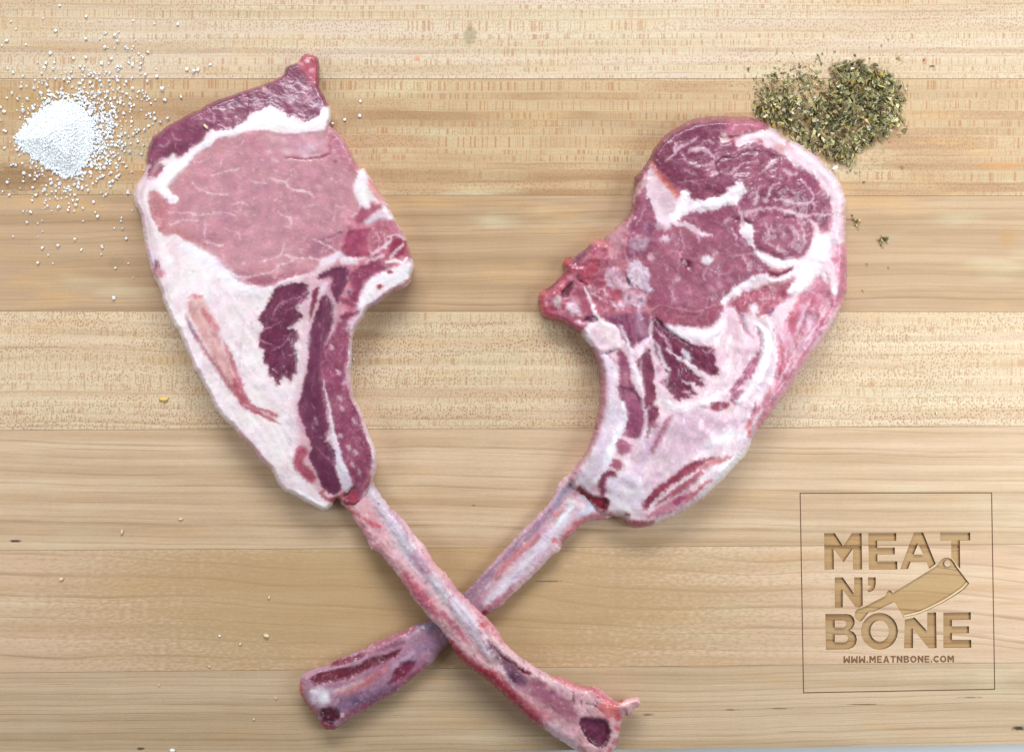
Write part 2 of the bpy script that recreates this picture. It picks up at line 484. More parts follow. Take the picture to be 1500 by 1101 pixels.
    # loin eye
    loin = [(308.5,214),(293.5,221),(284,230),(274.5,243),(261,252),(254,260),(246,270),(247,279.5),(252,284),(258,288),(261,293),(256,299),(248,299),(244.5,292),(235,286),(225.5,279.5),(217,283),
       (218.6,302.6),(223,319),(231,332.6),(239,343.5),(247,345),(255.5,343.5),(272,353),(284,359),(306,372),(319.5,382.7),(321,389.5),(333,400.4),(346.7,411),(356,417),
       (374,419.5),(390,421),(404,417),(416,411),(430.5,405),(443.6,402),(452,401),(461.5,396),(468,386),(476.5,377),(493,371),(498,362),(502.6,345.7),(507.5,334),(516,316),
       (525.5,305),(527,296.6),(522,280),(520.6,267),(525.5,250),(531,243),(519,226),(512,215),(500,196),(484,180),(475,190),(456,194),(434.5,195),(411,196.7),(393.6,192.6),(380,191),(359,192.6),
       (346.7,199.4),(326,200.8),(315,206)]
    c.poly(loin, (216,165,176), soft=2.2, warp=1.2, ws=9, part='loin_muscle', save='loin', dz=-1.0, dzs=3)
    c.poly([(300,240),(400,215),(500,250),(510,320),(440,370),(340,370),(280,320)], (202,152,173), soft=50, warp=6, a=.55, clip='loin')
    c.poly([(228,285),(245,300),(240,330),(262,340),(300,360),(250,345),(230,330),(218,305)], (198,120,128), soft=14, a=.7, clip='loin')
    c.tint('loin', (184,122,146), (214,170,184), 44, .32, 41, .2, 1.6)
    c.poly([(385,196),(472,192),(478,222),(450,226),(400,215)], (216,172,190), soft=10, a=.7, clip='loin')
    c.poly([(486,186),(526,244),(512,250),(492,222),(478,196)], (196,124,156), soft=5, a=.6, clip='loin')
    c.poly([(470,348),(505,340),(492,368),(470,377),(440,372),(450,356)], (168,100,134), soft=9, a=.55, clip='loin')
    c.poly([(321,386),(352,398),(400,404),(450,395),(450,403),(392,421),(352,417)], (176,98,130), soft=6, a=.7, clip='loin')
    c.specks('loin', (228,192,204), 3.0, .38, .60, .22, 2.6, 51)
    c.specks('loin', (225,186,202), 2.2, .50, .55, 1.2, 1.6, 53)
    c.veins('loin', (234,200,210), 26, .04, .8, .15, 1.7, 55, .1, 6)
    c.veins('loin', (228,190,202), 12, .05, .5, .15, 2.0, 57, .05, 4)
    c.fibres('loin', .22, 2.2, .25, 3, 59, .035)
    V = (240,214,224)
    for p, w in (([(309,257),(318,254),(326,252),(336,250),(343,249),(351,247)],[1,3,3,2,3,1]), ([(322,244),(325,234)],1.4), ([(281,268),(290,276),(300,281),(315,284),(335,285)],1.8),
        ([(247,311),(270,312),(292,315),(300,314),(330,311),(345,316)],[1,1.8,3,2,2,2.5]), ([(250,330),(262,324),(275,322),(292,323)],1.6), ([(300,325),(300,340),(299,348)],1.8),
        ([(300,354),(314,358),(326,360)],1.8), ([(391,261),(406,264),(419,267),(422,274),(434,279),(446,280),(459,287)],[1,2,2.5,2.5,2.5,4,1.5]), ([(419,267),(424,260),(428,256)],1.8),
        ([(493,300),(491,311),(489,322)],1.4), ([(493,302),(504,304)],1.4), ([(407,310),(416,317),(424,319),(426,328),(418,334)],2), ([(380,383),(396,380),(411,372),(414,364),(416,358)],2),
        ([(411,372),(434,378),(453,378),(471,381)],2.2), ([(457,350),(475,357),(493,367)],2), ([(350,405),(370,404),(386,401),(399,398),(405,391),(412,387),(422,385),(435,378)],2.2),
        ([(408,390),(406,400),(402,408)],2.2), ([(321,384),(330,394),(340,401),(356,408),(372,404)],1.8), ([(356,206),(352,214),(340,216)],1.6), ([(284,238),(297,236),(309,229)],1.2),
        ([(365,262),(380,268),(392,268)],1.4),([(330,335),(348,341),(352,350)],1.4),([(448,302),(462,300)],1.4),([(340,300),(352,296),(362,300)],1.4)):
        c.stroke(p, w, V, soft=1.2, warp=1.3, ws=5, a=.92)
    for x, y, r in ((465,273,4),(486,262,3),(426,318,3),(440,366,2.5),(474,324,2.5),(404,250,3.5),(352,280,3),(402,235,5),(394,222,5),(420,222,7),(444,222,9),(455,216,8)):
        c.blob(x, y, r, r*.6, (226,200,216), soft=r*.6, a=.65, ang=.2)
    c.stroke([(418,231),(432,232),(446,233),(460,232),(472,230),(483,225)], [1.5,2.5,3,3.5,4,3], (165,70,108), soft=1.6, dz=-2.2, dzs=3)
    c.stroke([(446,229),(458,229),(468,227)], 3.5, (232,210,222), soft=2, a=.9)
    c.stroke([(494,187),(496,200),(484,205),(484,222)], [2,2,2,3], (176,92,128), soft=2.2, a=.7, dz=-1.8, dzs=3)
    c.blob(491,236,3,2,(160,60,90), a=.7)
    c.stroke([(462,352),(480,350),(498,342),(512,334)], [1,2.5,2.5,1], (140,76,106), soft=2, a=.6, dz=-1.2)
    # white fat seam between cap and eye
    c.tint(None, None, None)
    c.stroke([(484,166),(472,176),(452,186),(430,186),(408,178),(394,172),(372,180),(350,192),(322,198),(304,206),(286,222),(268,240),(252,252),(238,268),(228,272)], [12,10,9,12,16,22,16,8,6,6,9,13,18,18,10], WHITE, soft=5, a=.75, dz=1.2, dzs=5)
    c.stroke([(236,272),(245,282),(252,288),(259,290),(257,296),(251,298)], [12,7,5,5,3,2], WHITE, soft=1.5, a=.95)
    # big fat panel
    c.stroke([(270,360),(300,376),(330,402),(362,426),(396,424),(414,414)], [8,16,18,12,6,3], (243,238,246), soft=9, a=.8, dz=1, dzs=8)
    c.stroke([(266,393),(277,396),(290,398)], 1.8, (196,176,190), a=.6)
    c.stroke([(318,418),(330,428),(346,434),(368,434)], 1.6, (214,190,204), a=.5)
    c.stroke([(358,470),(354,500),(352,530),(354,560),(364,584)], [2,2.5,3,3,2], (212,186,202), soft=2.5, a=.65, dz=-1.4)
    c.stroke([(400,560),(416,575),(424,600),(426,640),(420,660)], 2, (216,194,206), soft=3, a=.5)
    c.blob(229,390,4,9,(150,74,104), soft=3, a=.9, dz=-1.5, warp=2); c.blob(233,400,7,7,(214,128,146), soft=6, a=.7, warp=2)
    c.blob(224,376,5,6,(214,200,222), soft=4, a=.8)
    c.blob(289,435,9,4,(220,128,150), soft=3.5, a=.9, warp=2.5)
    c.poly([(279,436),(297,438),(308,460),(320,484),(326,508),(342,540),(356,572),(346,574),(326,548),(310,522),(298,500),(282,470),(274,452)], (226,178,178), soft=6, warp=4, a=.85, save='strip')
    c.tint('strip', (206,132,140), (238,212,206), 10, .8, 61, 1.1, 3)
    c.stroke([(297,455),(306,466),(316,478)], [6,9,8], (224,140,156), soft=4, a=.8)
    c.stroke([(272,462),(279,478),(288,494)], [2,5,4], (150,94,130), soft=3, a=.85)
    c.stroke([(288,494),(303,518),(318,538),(330,556),(341,572)], [5,5,6,7,9], (184,108,128), soft=3.5, warp=2, a=.85)
    c.poly([(341,556),(352,560),(363,584),(376,596),(398,602),(407,610),(400,610),(384,602),(404,616),(410,620),(396,617),(376,606),(358,598),(344,578)], (200,108,134), soft=2.2, warp=2, a=.92, part='streak_muscle', save='st2', dz=-.8)
    c.tint('st2', (170,74,106), (228,160,172), 6, .8, 63, .6, 4)
    c.stroke([(328,500),(335,518),(341,532),(346,548),(352,562)], [2,7,8,7,8], (208,130,148), soft=3, warp=1.5, a=.85)
    c.stroke([(334,516),(338,540),(350,560)], 2, (238,214,224), soft=2, a=.8)
    c.stroke([(356,592),(376,600),(392,608)], 1.6, (240,214,222), soft=1.4, a=.8)
    for p in ([(296,528),(304,534),(312,538)], [(300,540),(310,546)]): c.stroke(p, 5, (222,196,210), soft=4, a=.6)
    c.stroke([(352,634),(374,658),(396,684)], [5,6,4], (220,160,178), soft=4, a=.7)
    c.poly([(506,330),(530,304),(548,296),(566,312),(584,334),(598,362),(600,384),(572,400),(546,408),(530,430),(524,455),(508,474),(496,484),(486,470),(484,440),(476,412),(492,384),(500,352)], (204,124,152), soft=5, warp=5, ws=9, a=.9, save='knob')
    c.tint('knob', (168,78,112), (232,190,206), 9, .8, 65, 1.2, 2.2)
    c.poly([(446,400),(470,392),(500,388),(500,430),(510,470),(520,560),(540,650),(545,700),(510,738),(470,722),(440,690),(436,640),(432,590),(440,540),(444,470),(438,420)], (222,178,196), soft=9, warp=4, a=.75)
    # dark intercostal blob
    A = [(404,420),(417.4,417.4),(435,414),(448.5,417),(453,421),(452,432),(443.6,442),(435,448.5),(442,461.5),(440,468),(430.5,474.6),(422,483),(435,484),(437,497.5),(430.5,505.7),(435,514),(434,522),
       (435.4,533.5),(434,546),(430,548),(426,559),(421,553),(416,550),(406,564.5),(404,556),(399,552),(392,547),(393.5,537),(385,528),(388,514),(380,507),(381,495),(381.4,488),(386,478),(378,468),(385,458),(394.5,440),(400,428)]
    c.poly(A, (122,48,84), soft=1.6, warp=3.0, ws=5, part='rib_muscle', save='A', dz=-1.5)
    c.tint('A', (96,28,64), (152,72,106), 14, .7, 71)
    c.veins('A', (190,120,155), 12, .08, .65, -.5, 1.8, 73, .15, 4)
    c.specks('A', (196,130,160), 2.4, .5, .5, -.5, 2, 75)
    c.fibres('A', .5, 2.8, -.5, 4, 76, .20)
    for p, w in (([(452,424),(440,434),(425,439),(412,444),(403,454),(400,462)],2.4),([(384,484),(398,478),(410,472)],2),([(380,497),(390,502),(398,504)],2.2),([(442,438),(433,450)],2),([(424,452),(430,449)],1.6),([(398,512),(410,508),(420,500)],1.6)):
        c.stroke(p, w, (214,160,188), soft=1.2, warp=1.2, a=.75)
    for p in ([(436,476),(424,483)],[(440,500),(430,506)],[(437,516),(424,520)],[(376,470),(386,474)],[(418,551),(412,560)],[(400,540),(407,546)]):
        c.stroke(p, [3,1], (232,206,220), soft=1.4, a=.8)
    c.poly([(461,421),(468,422),(468,432),(461.5,448.5),(456.6,463),(452,472),(452,461.5),(456.6,435)], (150,64,94), soft=1.5, warp=1.2, part='rib_muscle', dz=-1)
    # long dark strap
    Cc = [(471,436),(476,433),(483,438),(489,448.5),(488,461.5),(489,471),(483,488),(474.6,505.7),(474.6,517),(472,533.5),(473,550),(475.7,580),(477,596),(479,612.7),(482,627),(477,640.5),(487,657),(492,672),(491,684.6),(494,696),
       (500,711),(497,720.6),(490,725.5),(479,719),(471,711),(466,697.7),(461,684.6),(452,671),(456,660),(454.4,647),(448,634),(446,622.5),(438,609),(437,593),(441,580),(445,562),(450,546),(450,533.5),(453,520),(450,509),(450,497.5),(455,484),(460,468),(466,450)]
    c.poly(Cc, (124,56,90), soft=1.6, warp=1.6, part='rib_muscle', save='C', dz=-1.2)
    c.tint('C', (98,32,66), (156,82,116), 20, .7, 81, 1.4, 3)
    c.fibres('C', .45, 2.6, 1.45, 7, 83, .22)
    c.veins('C', (196,140,170), 14, .035, .6, 1.35, 4, 85, .2, 2)
    c.poly([(455,685),(470,690),(500,706),(500,722),(480,722),(462,700)], (112,42,78), soft=8, a=.5, clip='C')
    for p, w in (([(480,650),(487,664),(489,680)],1.2),([(464,654),(478,672)],1.4),([(470,640),(476,642)],3),([(462,612),(464,620)],3.5),([(474,480),(470,500)],1.2),([(480,670),(490,680)],3),([(456,590),(462,600)],1.2)):
        c.stroke(p, w, (205,160,188), soft=1.5, a=.6)
    # right marbled panel
    Dd = [(508,468),(497,474),(488,484),(481,497),(473,508),(471,525),(472,550),(474,580),(479,600),(484,615),(488,632),(496,650),(499,664),(503,680),(510,696),(516,703),(519,715.7),(510,724),(503,736),(513,739),(523,740),(533,720.6),(541,711),(541,696),(545,678),(543,658.5),
       (536,641),(530,625),(524,603),(515,586),(508,562),(505,548),(507,533.5),(511,515),(512,492)]
    c.poly(Dd, (166,88,122), soft=1.8, warp=1.6, part='rib_muscle', save='D', dz=-1.2)
    c.tint('D', (138,58,94), (196,128,156), 12, .75, 91, 1.3, 1.8)
    c.veins('D', (218,172,194), 9, .10, .6, 1.3, 1.8, 93, .05, 4)
    c.specks('D', (224,184,204), 2.8, .45, .6, 1.3, 1.6, 95)
    c.fibres('D', .5, 2.8, 1.3, 3, 96, .18)
    for x, y in ((486,509),(501,598),(499,638),(521,662),(517,680),(497,583),(519,616),(510,655),(526,690),(505,560),(496,545)):
        c.blob(x, y, 4.5, 3.2, (228,196,214), soft=1.6, a=.75, ang=1)
    c.stroke([(474,556),(478,580),(483,602),(487,625),(491,648),(496,668),(501,688),(508,708),(510,716)], [1.2,2.4,4,3,9,9,14,15,7], (232,220,232), soft=1.8, warp=1.6, dz=1.5, dzs=4)
    c.stroke([(489,640),(482,642),(476,646)], [9,6,2], (232,216,228), soft=2, a=.85)
    c.stroke([(452,470),(449,500),(446,530),(440,560),(434,590)], [5,9,7,6,4], (232,212,224), soft=3, a=.6)
    # knob: chine end
    c.poly([(497.5,389.6),(512,396),(510.6,407.6),(505.7,420.7),(499,435.4),(494,447),(489,437),(484.4,422),(487.7,409),(478,407),(466,409),(468,403),(484.4,394.5)], (126,56,92), soft=2, warp=2.2, part='rib_muscle', save='E', dz=-1.5)
    c.veins('E', (190,120,150), 8, .1, .6, 1.5, 2, 101, .1)
    c.poly([(514,401),(527,391),(543,384.7),(556,380),(566,394.5),(572,399.4),(554.7,402.7),(543,409),(533.5,416),(525,435.4),(528,446),(514,443),(512,432),(522,425.6),(514,420)], (166,78,114), soft=2, warp=3, save='F', part='rib_muscle', dz=-1.5)
    c.veins('F', (224,176,198), 8, .13, .8, -.3, 1.6, 103, 0, 4)
    c.poly([(499,461.5),(509,458),(523.7,455),(528.6,450),(525,461),(510.6,468),(500,468)], (158,72,108), soft=1.8, warp=2)
    c.poly([(496,433),(503,437),(512,440),(526,447),(520,451),(506,446),(497,441)], (160,76,110), soft=1.8, warp=2.5, a=.9)
    c.poly([(514,337.5),(533.7,335),(543.5,337),(537,350.6),(540,367),(543.5,375),(524,380),(499,381.6),(497.7,373.5),(504,357),(507.5,344)], (182,90,128), soft=2.2, warp=2, part='rib_muscle', save='H', dz=-1.5)
    c.tint('H', (156,58,98), (212,130,156), 9, .8, 105)
    c.poly([(541,336),(556,330),(572,336),(588,348),(600,362),(601,378),(588,376),(580,384),(560,386),(545,378),(548,356)], (190,104,132), soft=3, warp=3, ws=5, save='I', a=.85, part='rib_muscle')
    c.veins('I', (236,208,220), 8, .2, .9, 1.9, 1.8, 107, -.1, 5)
    c.poly([(574.5,352),(589,349),(597.4,360),(594,367),(581,378),(576,375),(570,363.7)], (168,64,100), soft=1.8, warp=2)
    c.poly([(545,300),(555,301.6),(551.6,311),(549,316),(540,318),(527,327.7),(519,323),(529,306),(534,298),(537,304),(541,312)], (186,104,134), soft=2, warp=2.2, a=.9)
    c.stroke([(538,326),(550,318),(560,314),(570,320)], [8,12,14,8], (226,214,228), soft=4, a=.85, dz=1.5)
    c.stroke([(529,256),(526,275),(531,292),(538,302)], [8,16,14,9], WHITE, soft=3, a=.8, dz=2, dzs=5)
    c.poly([(538,260),(546,264),(557,280),(564,294),(554,294),(546,284),(540,274)], (226,158,168), soft=3, warp=1.5, a=.85)
    c.stroke([(549,302),(560,298),(568,304)], [3,3,3], (212,130,150), soft=2, a=.7)
    for p, w in (([(544,372),(556,366),(566,358),(572,352)],5),([(552,340),(556,356),(548,372)],2.2),([(562,340),(564,352)],2),([(568,348),(580,344),(592,350)],3.5),([(572,378),(582,366),(590,358)],4),([(536,384),(552,378),(562,374)],4),([(508,378),(520,380),(532,378)],5)):
        c.stroke(p, w, (236,214,226), soft=1.8, warp=1.6, a=.85, dz=.6)
    c.stroke([(606,388),(590,396),(570,404),(548,416),(536,432),(528,450)], [12,20,18,20,14,8], (246,238,244), soft=5, a=.85, dz=2.5, dzs=7)
    c.stroke([(604,408),(588,418),(572,428),(554,438)], [5,7,6,4], (208,146,172), soft=3, a=.8, dz=-2, dzs=3)
    c.stroke([(560,437),(545,447),(536,456)], [5,7,4], (206,162,190), soft=3, a=.7)
    c.blob(556,420,4,3,(206,70,100), soft=2, warp=1.5); c.blob(571,398,4,3,(180,40,76), soft=2, warp=1.5); c.blob(519,382.5,1.5,1.5,(120,60,100), soft=1)
    c.stroke([(566,384),(580,382),(590,386),(596,378)], 4, (250,240,246), soft=2, a=.9, dz=2); c.stroke([(574,390),(584,388)], 2.5, (214,120,140), soft=2, a=.8)
    c.blob(511,428,6,5,(200,170,190), soft=1.6, warp=1.2); c.blob(511,428,3.6,3,(158,98,124), soft=1.5)
    c.stroke([(470,389),(484,380),(497,374),(505,382),(520,384)], [3,8,12,12,7], (234,222,234), soft=3, a=.8)
    c.stroke([(470,398),(456,404),(444,406),(428,409),(412,414),(404,420)], [4,4,5,5,4,3], (238,212,224), soft=1.8, a=.85, dz=1.2)
    c.stroke([(455,414),(454,440),(450,465),(446,500),(440,540),(436,570)], [3,4,5,6,5,3], (230,206,220), soft=3, warp=2, a=.55)
    c.stroke([(478,417),(484,432),(492,448),(492,466),(488,482),(478,505)], [6,5,4,4,3,2], (222,180,202), soft=1.8, a=.8, dz=.8)
    c.stroke([(466,436),(472,424),(477,416)], [3,9,7], (230,212,226), soft=2, a=.8)
    c.stroke([(524,462),(514,470),(507,482)], [5,8,4], (228,196,212), soft=2.5, a=.8)
    # tip of the chop, by the bone
    c.poly([(435,657),(441,653.6),(449.5,657),(452,664),(446,671.5),(445,681),(454,684.6),(462,697),(461,706),(449.5,704),(438,691),(431,684),(431.5,668)], (196,106,134), soft=3.5, warp=2, save='K', dz=-1)
    c.tint('K', (164,66,98), (228,162,178), 7, .8, 111)
    c.stroke([(478,716),(470,722),(480,731),(494,731),(504,724)], [3,4,6,8,8], (186,82,108), soft=2.5, a=.85)
    c.poly([(506,726),(516,716),(522,722),(524,736),(514,741),(504,736)], (182,72,98), soft=2.5, warp=2, a=.9)
    c.stroke([(503,728),(510,721),(518,713)], [2,3.5,2.5], (104,18,40), soft=1.2, dz=-5, dzs=3)
    c.stroke([(420,716),(440,724),(456,734),(474,742)], [6,8,8,6], (246,240,240), soft=3, a=.8, dz=1.5)
    c.stroke([(515,500),(513,540),(519,576),(532,606),(543,640),(549,668)], [4,5,6,7,7,6], (244,238,246), soft=3, a=.7)
    c.stroke([(540,690),(538,704),(528,716)], [4,5,4], (224,150,168), soft=3, a=.7)
    hd = dome(46, 8.5, 3.0)
    def zf(X, Y, dep):
        z = hd(dep) + 2.0 * fbm(X, Y, 90, 2, 5) + 1.2 * fbm(X, Y, 34, 2, 6)
        taper = sstep(95, 200, Y)                       # the tongue of lean at the top is thinner
        z = z * (.62 + .38 * taper)
        end = sstep(660, 760, Y)
        z = z * (1 - .26 * np.exp(-((X - 528) ** 2 + (Y - 728) ** 2) / 30 ** 2))
        return np.maximum(z * (1 - .22 * end), 0)
    c.Z += 0.5 * fbm(c.X, c.Y, 22, 2, 8)
    # soft folds in the thick fat, running down towards the rib
    fatm = np.clip((c.C.mean(-1) - .55) * 4, 0, 1) * sstep(360, 440, c.Y)
    c.Z += fatm * 1.3 * fbm(c.X, c.Y, 10, 2, 97, 1.05, 5)
    for sd_, col_, am in ((97, (222, 186, 198), .5), (103, (250, 246, 248), .5), (107, (214, 186, 204), .35)):
        n = fbm(c.X + 5 * fbm(c.X, c.Y, 34, 2, sd_ + 1), c.Y, 13, 2, sd_, 1.05, 5)
        m = (sstep(.08, 0, np.abs(n)) * sstep(-.1, .35, fbm(c.X, c.Y, 30, 2, sd_ + 2)) * fatm * am)[..., None]
        c.C = c.C * (1 - m) + lin(col_) * m
    c.organic()
    c.build(MEAT, root, zf)
    # ---- bone
    bo = [(495,712),(498,736),(511,749),(518,760),(524,768.5),(535.6,786.5),(544,803),(556,811),(571.5,829),(586,847),(598,865),(603.6,875),(621,895),(636,912),(648.6,925),(658,939),(667.6,956.7),(677,967.6),(688,977),
       (703,988),(720,1000.5),(740,1018.6),(763,1041.6),(779,1056),(805.5,1073),(835,1092.6),(855,1106),(872,1113),(890,1112),(899,1099),(906,1086),(909,1066),(912,1051.5),(916,1046),(922,1048),(929,1036.7),(937,1032),(938,1025),(932,1019.5),(920.6,1022),
       (911,1024),(907,1026),(901,1026),(894,1020),(881,1010.4),(871,1004),(861,1005.5),(841.6,1000.5),(822,990.7),(812,990.7),(794,981),(774,969),(756,956),(741,941),(730,925),(726,918.6),(714,905),(701.7,894),(685,877.7),(666,857),(651,837),(640,827),(624,801),
       (611,788),(597.7,768.5),(584.6,753.8),(568,739),(557,722.7),(545.4,704),(530,692),(508,694)]
    b = Canvas(bo, seed=211, rough_edge=1.0)
    b.base((230,190,200), 'rib_bone')
    b.tint(None, (212,156,174), (240,214,220), 26, .7, 3, .9, 2)
    b.stroke([(540,712),(553,730),(568,752),(584,780),(600,808),(618,830),(640,856),(662,884),(682,908),(700,934),(718,956)], [14,18,20,22,24,16,16,16,15,12,12], (208,200,214), soft=8, a=.85)
    b.stroke([(556,724),(578,750),(600,776),(622,804)], [3,4,4,4], (228,204,220), soft=3, a=.7)
    b.stroke([(572,745),(590,770),(598,790)], [3,4,5], (190,136,170), soft=3, a=.6)
    b.stroke([(606,815),(616,826),(628,838)], [10,14,10], (186,132,164), soft=7, a=.7)
    b.stroke([(656,870),(672,888),(692,908),(708,928)], [10,14,12,8], (224,212,226), soft=5, a=.8)
    b.stroke([(500,742),(520,752),(540,764),(556,772)], [4,5,6,5], (216,100,122), soft=3, warp=2, a=.8)
    b.stroke([(528,768),(545,790),(562,806)], [10,14,10], (226,164,182), soft=6, a=.7)
    b.stroke([(505,750),(520,772),(536,792),(552,812),(572,834)], [3,4,4,4,4], (238,220,226), soft=3, a=.8, dz=1)
    b.stroke([(592,838),(606,860),(622,880),(640,900)], [8,16,18,10], (208,104,140), soft=6, warp=3, a=.8)
    b.stroke([(648,898),(662,912),(676,930),(690,948)], [5,8,8,6], (200,100,142), soft=4, warp=2, a=.8)
    b.stroke([(600,868),(624,896),(644,918),(662,936)], [3,5,7,8], (236,206,216), soft=4, a=.8)
    b.stroke([(668,935),(684,946),(698,958),(712,972)], [8,12,12,8], (232,198,206), soft=5, a=.8)
    b.poly([(656,935),(668,944),(684,962),(706,975),(730,988),(752,1012),(775,1034),(800,1056),(790,1068),(762,1048),(738,1022),(715,1002),(686,980),(668,962)], (196,52,84), soft=5, warp=4, ws=7, a=.9, save='red')
    b.tint('red', (150,24,54), (226,104,120), 7, .9, 31)
    b.blob(708,914,6,6,(214,72,96), soft=5, warp=3, a=.85); b.blob(706,925,5,4,(196,84,120), soft=4, a=.6)
    b.stroke([(694,886),(712,908),(728,930),(744,948),(760,962)], [5,7,9,8,5], (230,160,176), soft=4, a=.7)
    b.stroke([(720,950),(735,966),(748,982),(762,998),(772,1004)], [10,16,22,22,10], (126,70,108), soft=7, a=.85, dz=-3, dzs=7)
    b.blob(752,992,9,7,(96,28,70), soft=5, a=.8)
    for p, w in (([(714,938),(722,946),(730,954)],3),([(728,956),(738,964),(748,968),(757,975),(768,984),(776,986)],[2,4,3,4,6,5])):
        b.stroke(p, w, (126,16,48), soft=1.6, warp=2, dz=-2.5, dzs=3)
    b.stroke([(738,942),(752,958),(766,972),(780,980)], [3,6,7,5], (232,206,210), soft=2.5, a=.85, dz=1.2)
    b.poly([(772,998),(790,996),(806,1008),(830,1018),(842,1034),(846,1056),(826,1052),(800,1034),(780,1018)], (176,104,136), soft=8, warp=3, a=.85)
    b.blob(793,1000,9,6,(158,92,124), soft=3, a=.7); b.blob(808,1012,6,4,(152,84,112), soft=3, a=.6)
    b.stroke([(782,986),(800,992),(818,1006),(836,1018)], [5,8,12,10], (232,202,210), soft=5, a=.75)
    b.stroke([(812,988),(840,1002),(866,1008),(884,1022),(898,1038)], [8,9,9,9,10], (222,122,142), soft=5, warp=3, a=.75)
    b.poly([(790,1046),(806,1052),(826,1066),(846,1084),(862,1100),(850,1108),(822,1088),(798,1066)], (232,206,214), soft=6, warp=4, a=.7)
    b.poly([(752,1012),(770,1022),(800,1042),(812,1052),(798,1056),(776,1044)], (206,116,142), soft=6, warp=3, a=.7)
    b.specks(None, (244,224,228), 3, .42, .45, .9, 2.2, 41); b.specks(None, (190,84,110), 5, .42, .45, .9, 2.0, 43); b.veins(None, (196,110,134), 14, .06, .5, .95, 3, 44, .1); b.veins(None, (242,222,228), 10, .06, .5, .95, 3, 45, .1)
    for p in ([(839.5,1014),(841,1032)],[(851,1026),(852,1034)],[(860,1030),(874,1034),(884,1044)],[(875,1028),(879,1034)]): b.stroke(p, 2.2, (128,38,70), soft=1.2, dz=-2)
    b.poly([(876,1034),(892,1022),(908,1036),(908,1052),(898,1056),(884,1046)], (226,130,138), soft=5, warp=2, a=.8)
    b.poly([(850,1052),(868,1051),(889,1055),(893,1073),(889,1088),(880,1094),(868,1088),(856,1074)], (120,52,84), soft=2.4, warp=1.5, dz=-5, dzs=6, part='marrow_hole', save='hole')
    b.tint('hole', (86,18,50), (154,86,120), 9, .8, 51)
    b.stroke([(850,1056),(857,1074),(868,1087),(881,1094)], [2,4,4,3], (92,8,36), soft=1.6, dz=-2)
    b.stroke([(889,1062),(891,1076),(886,1088)], [5,6,4], (104,14,44), soft=2)
    b.stroke([(898,1054),(902,1072),(898,1090),(886,1104)], [7,8,8,6], (234,206,214), soft=4, a=.8, dz=1)
    for x, y in ((904,1066),(902,1086),(893,1098),(906,1050)): b.blob(x, y, 4, 5, (206,66,92), soft=3, warp=3, a=.7)
    b.poly([(908,1030),(920,1020),(934,1018),(942,1026),(938,1034),(930,1040),(922,1050),(914,1048)], (240,200,204), soft=3, warp=1, part='cartilage_tip')
    b.blob(909,1024,4,4,(206,70,56), soft=2, warp=2)
    b.stroke([(908,1036),(916,1040),(921,1046)], 4, (226,160,170), soft=3, a=.6)
    # the ridge line along the bone
    b.Z += 3.2 * (1 - sstep(0, 11, np.abs(sdf_stroke(b.X, b.Y, np.array([(535,700,0),(560,738,0),(600,800,0),(640,850,0),(690,915,0),(720,960,0)], float)) - 3)))
    b.Z += 1.0 * fbm(b.X, b.Y, 14, 2, 61) + .2 * fbm(b.X, b.Y, 4, 2, 62)
    def axis(X, Y):
        t = np.clip(((X - 520) * .645 + (Y - 716) * .765) / 530, 0, 1)
        return t
    def mid(X, Y):
        t = axis(X, Y)
        return np.interp(t, [0, .12, .45, .7, 1.0], [13, 21, 47, 38, 22])
    prof = dome(1.0, 17, 2.0)
    def half(X, Y): return np.interp(axis(X, Y), [0, .1, .45, .75, 1], [10, 12, 14, 15, 17])
    b.fibres(None, .5, 2.6, .90, 9, 71, .10)
    b.organic(1.6, .2)
    b.build(BONE, root, lambda X, Y, d: mid(X, Y) + half(X, Y) * prof(d), lambda X, Y, d: np.maximum(mid(X, Y) - half(X, Y) * prof(d), 0.4))
    return root
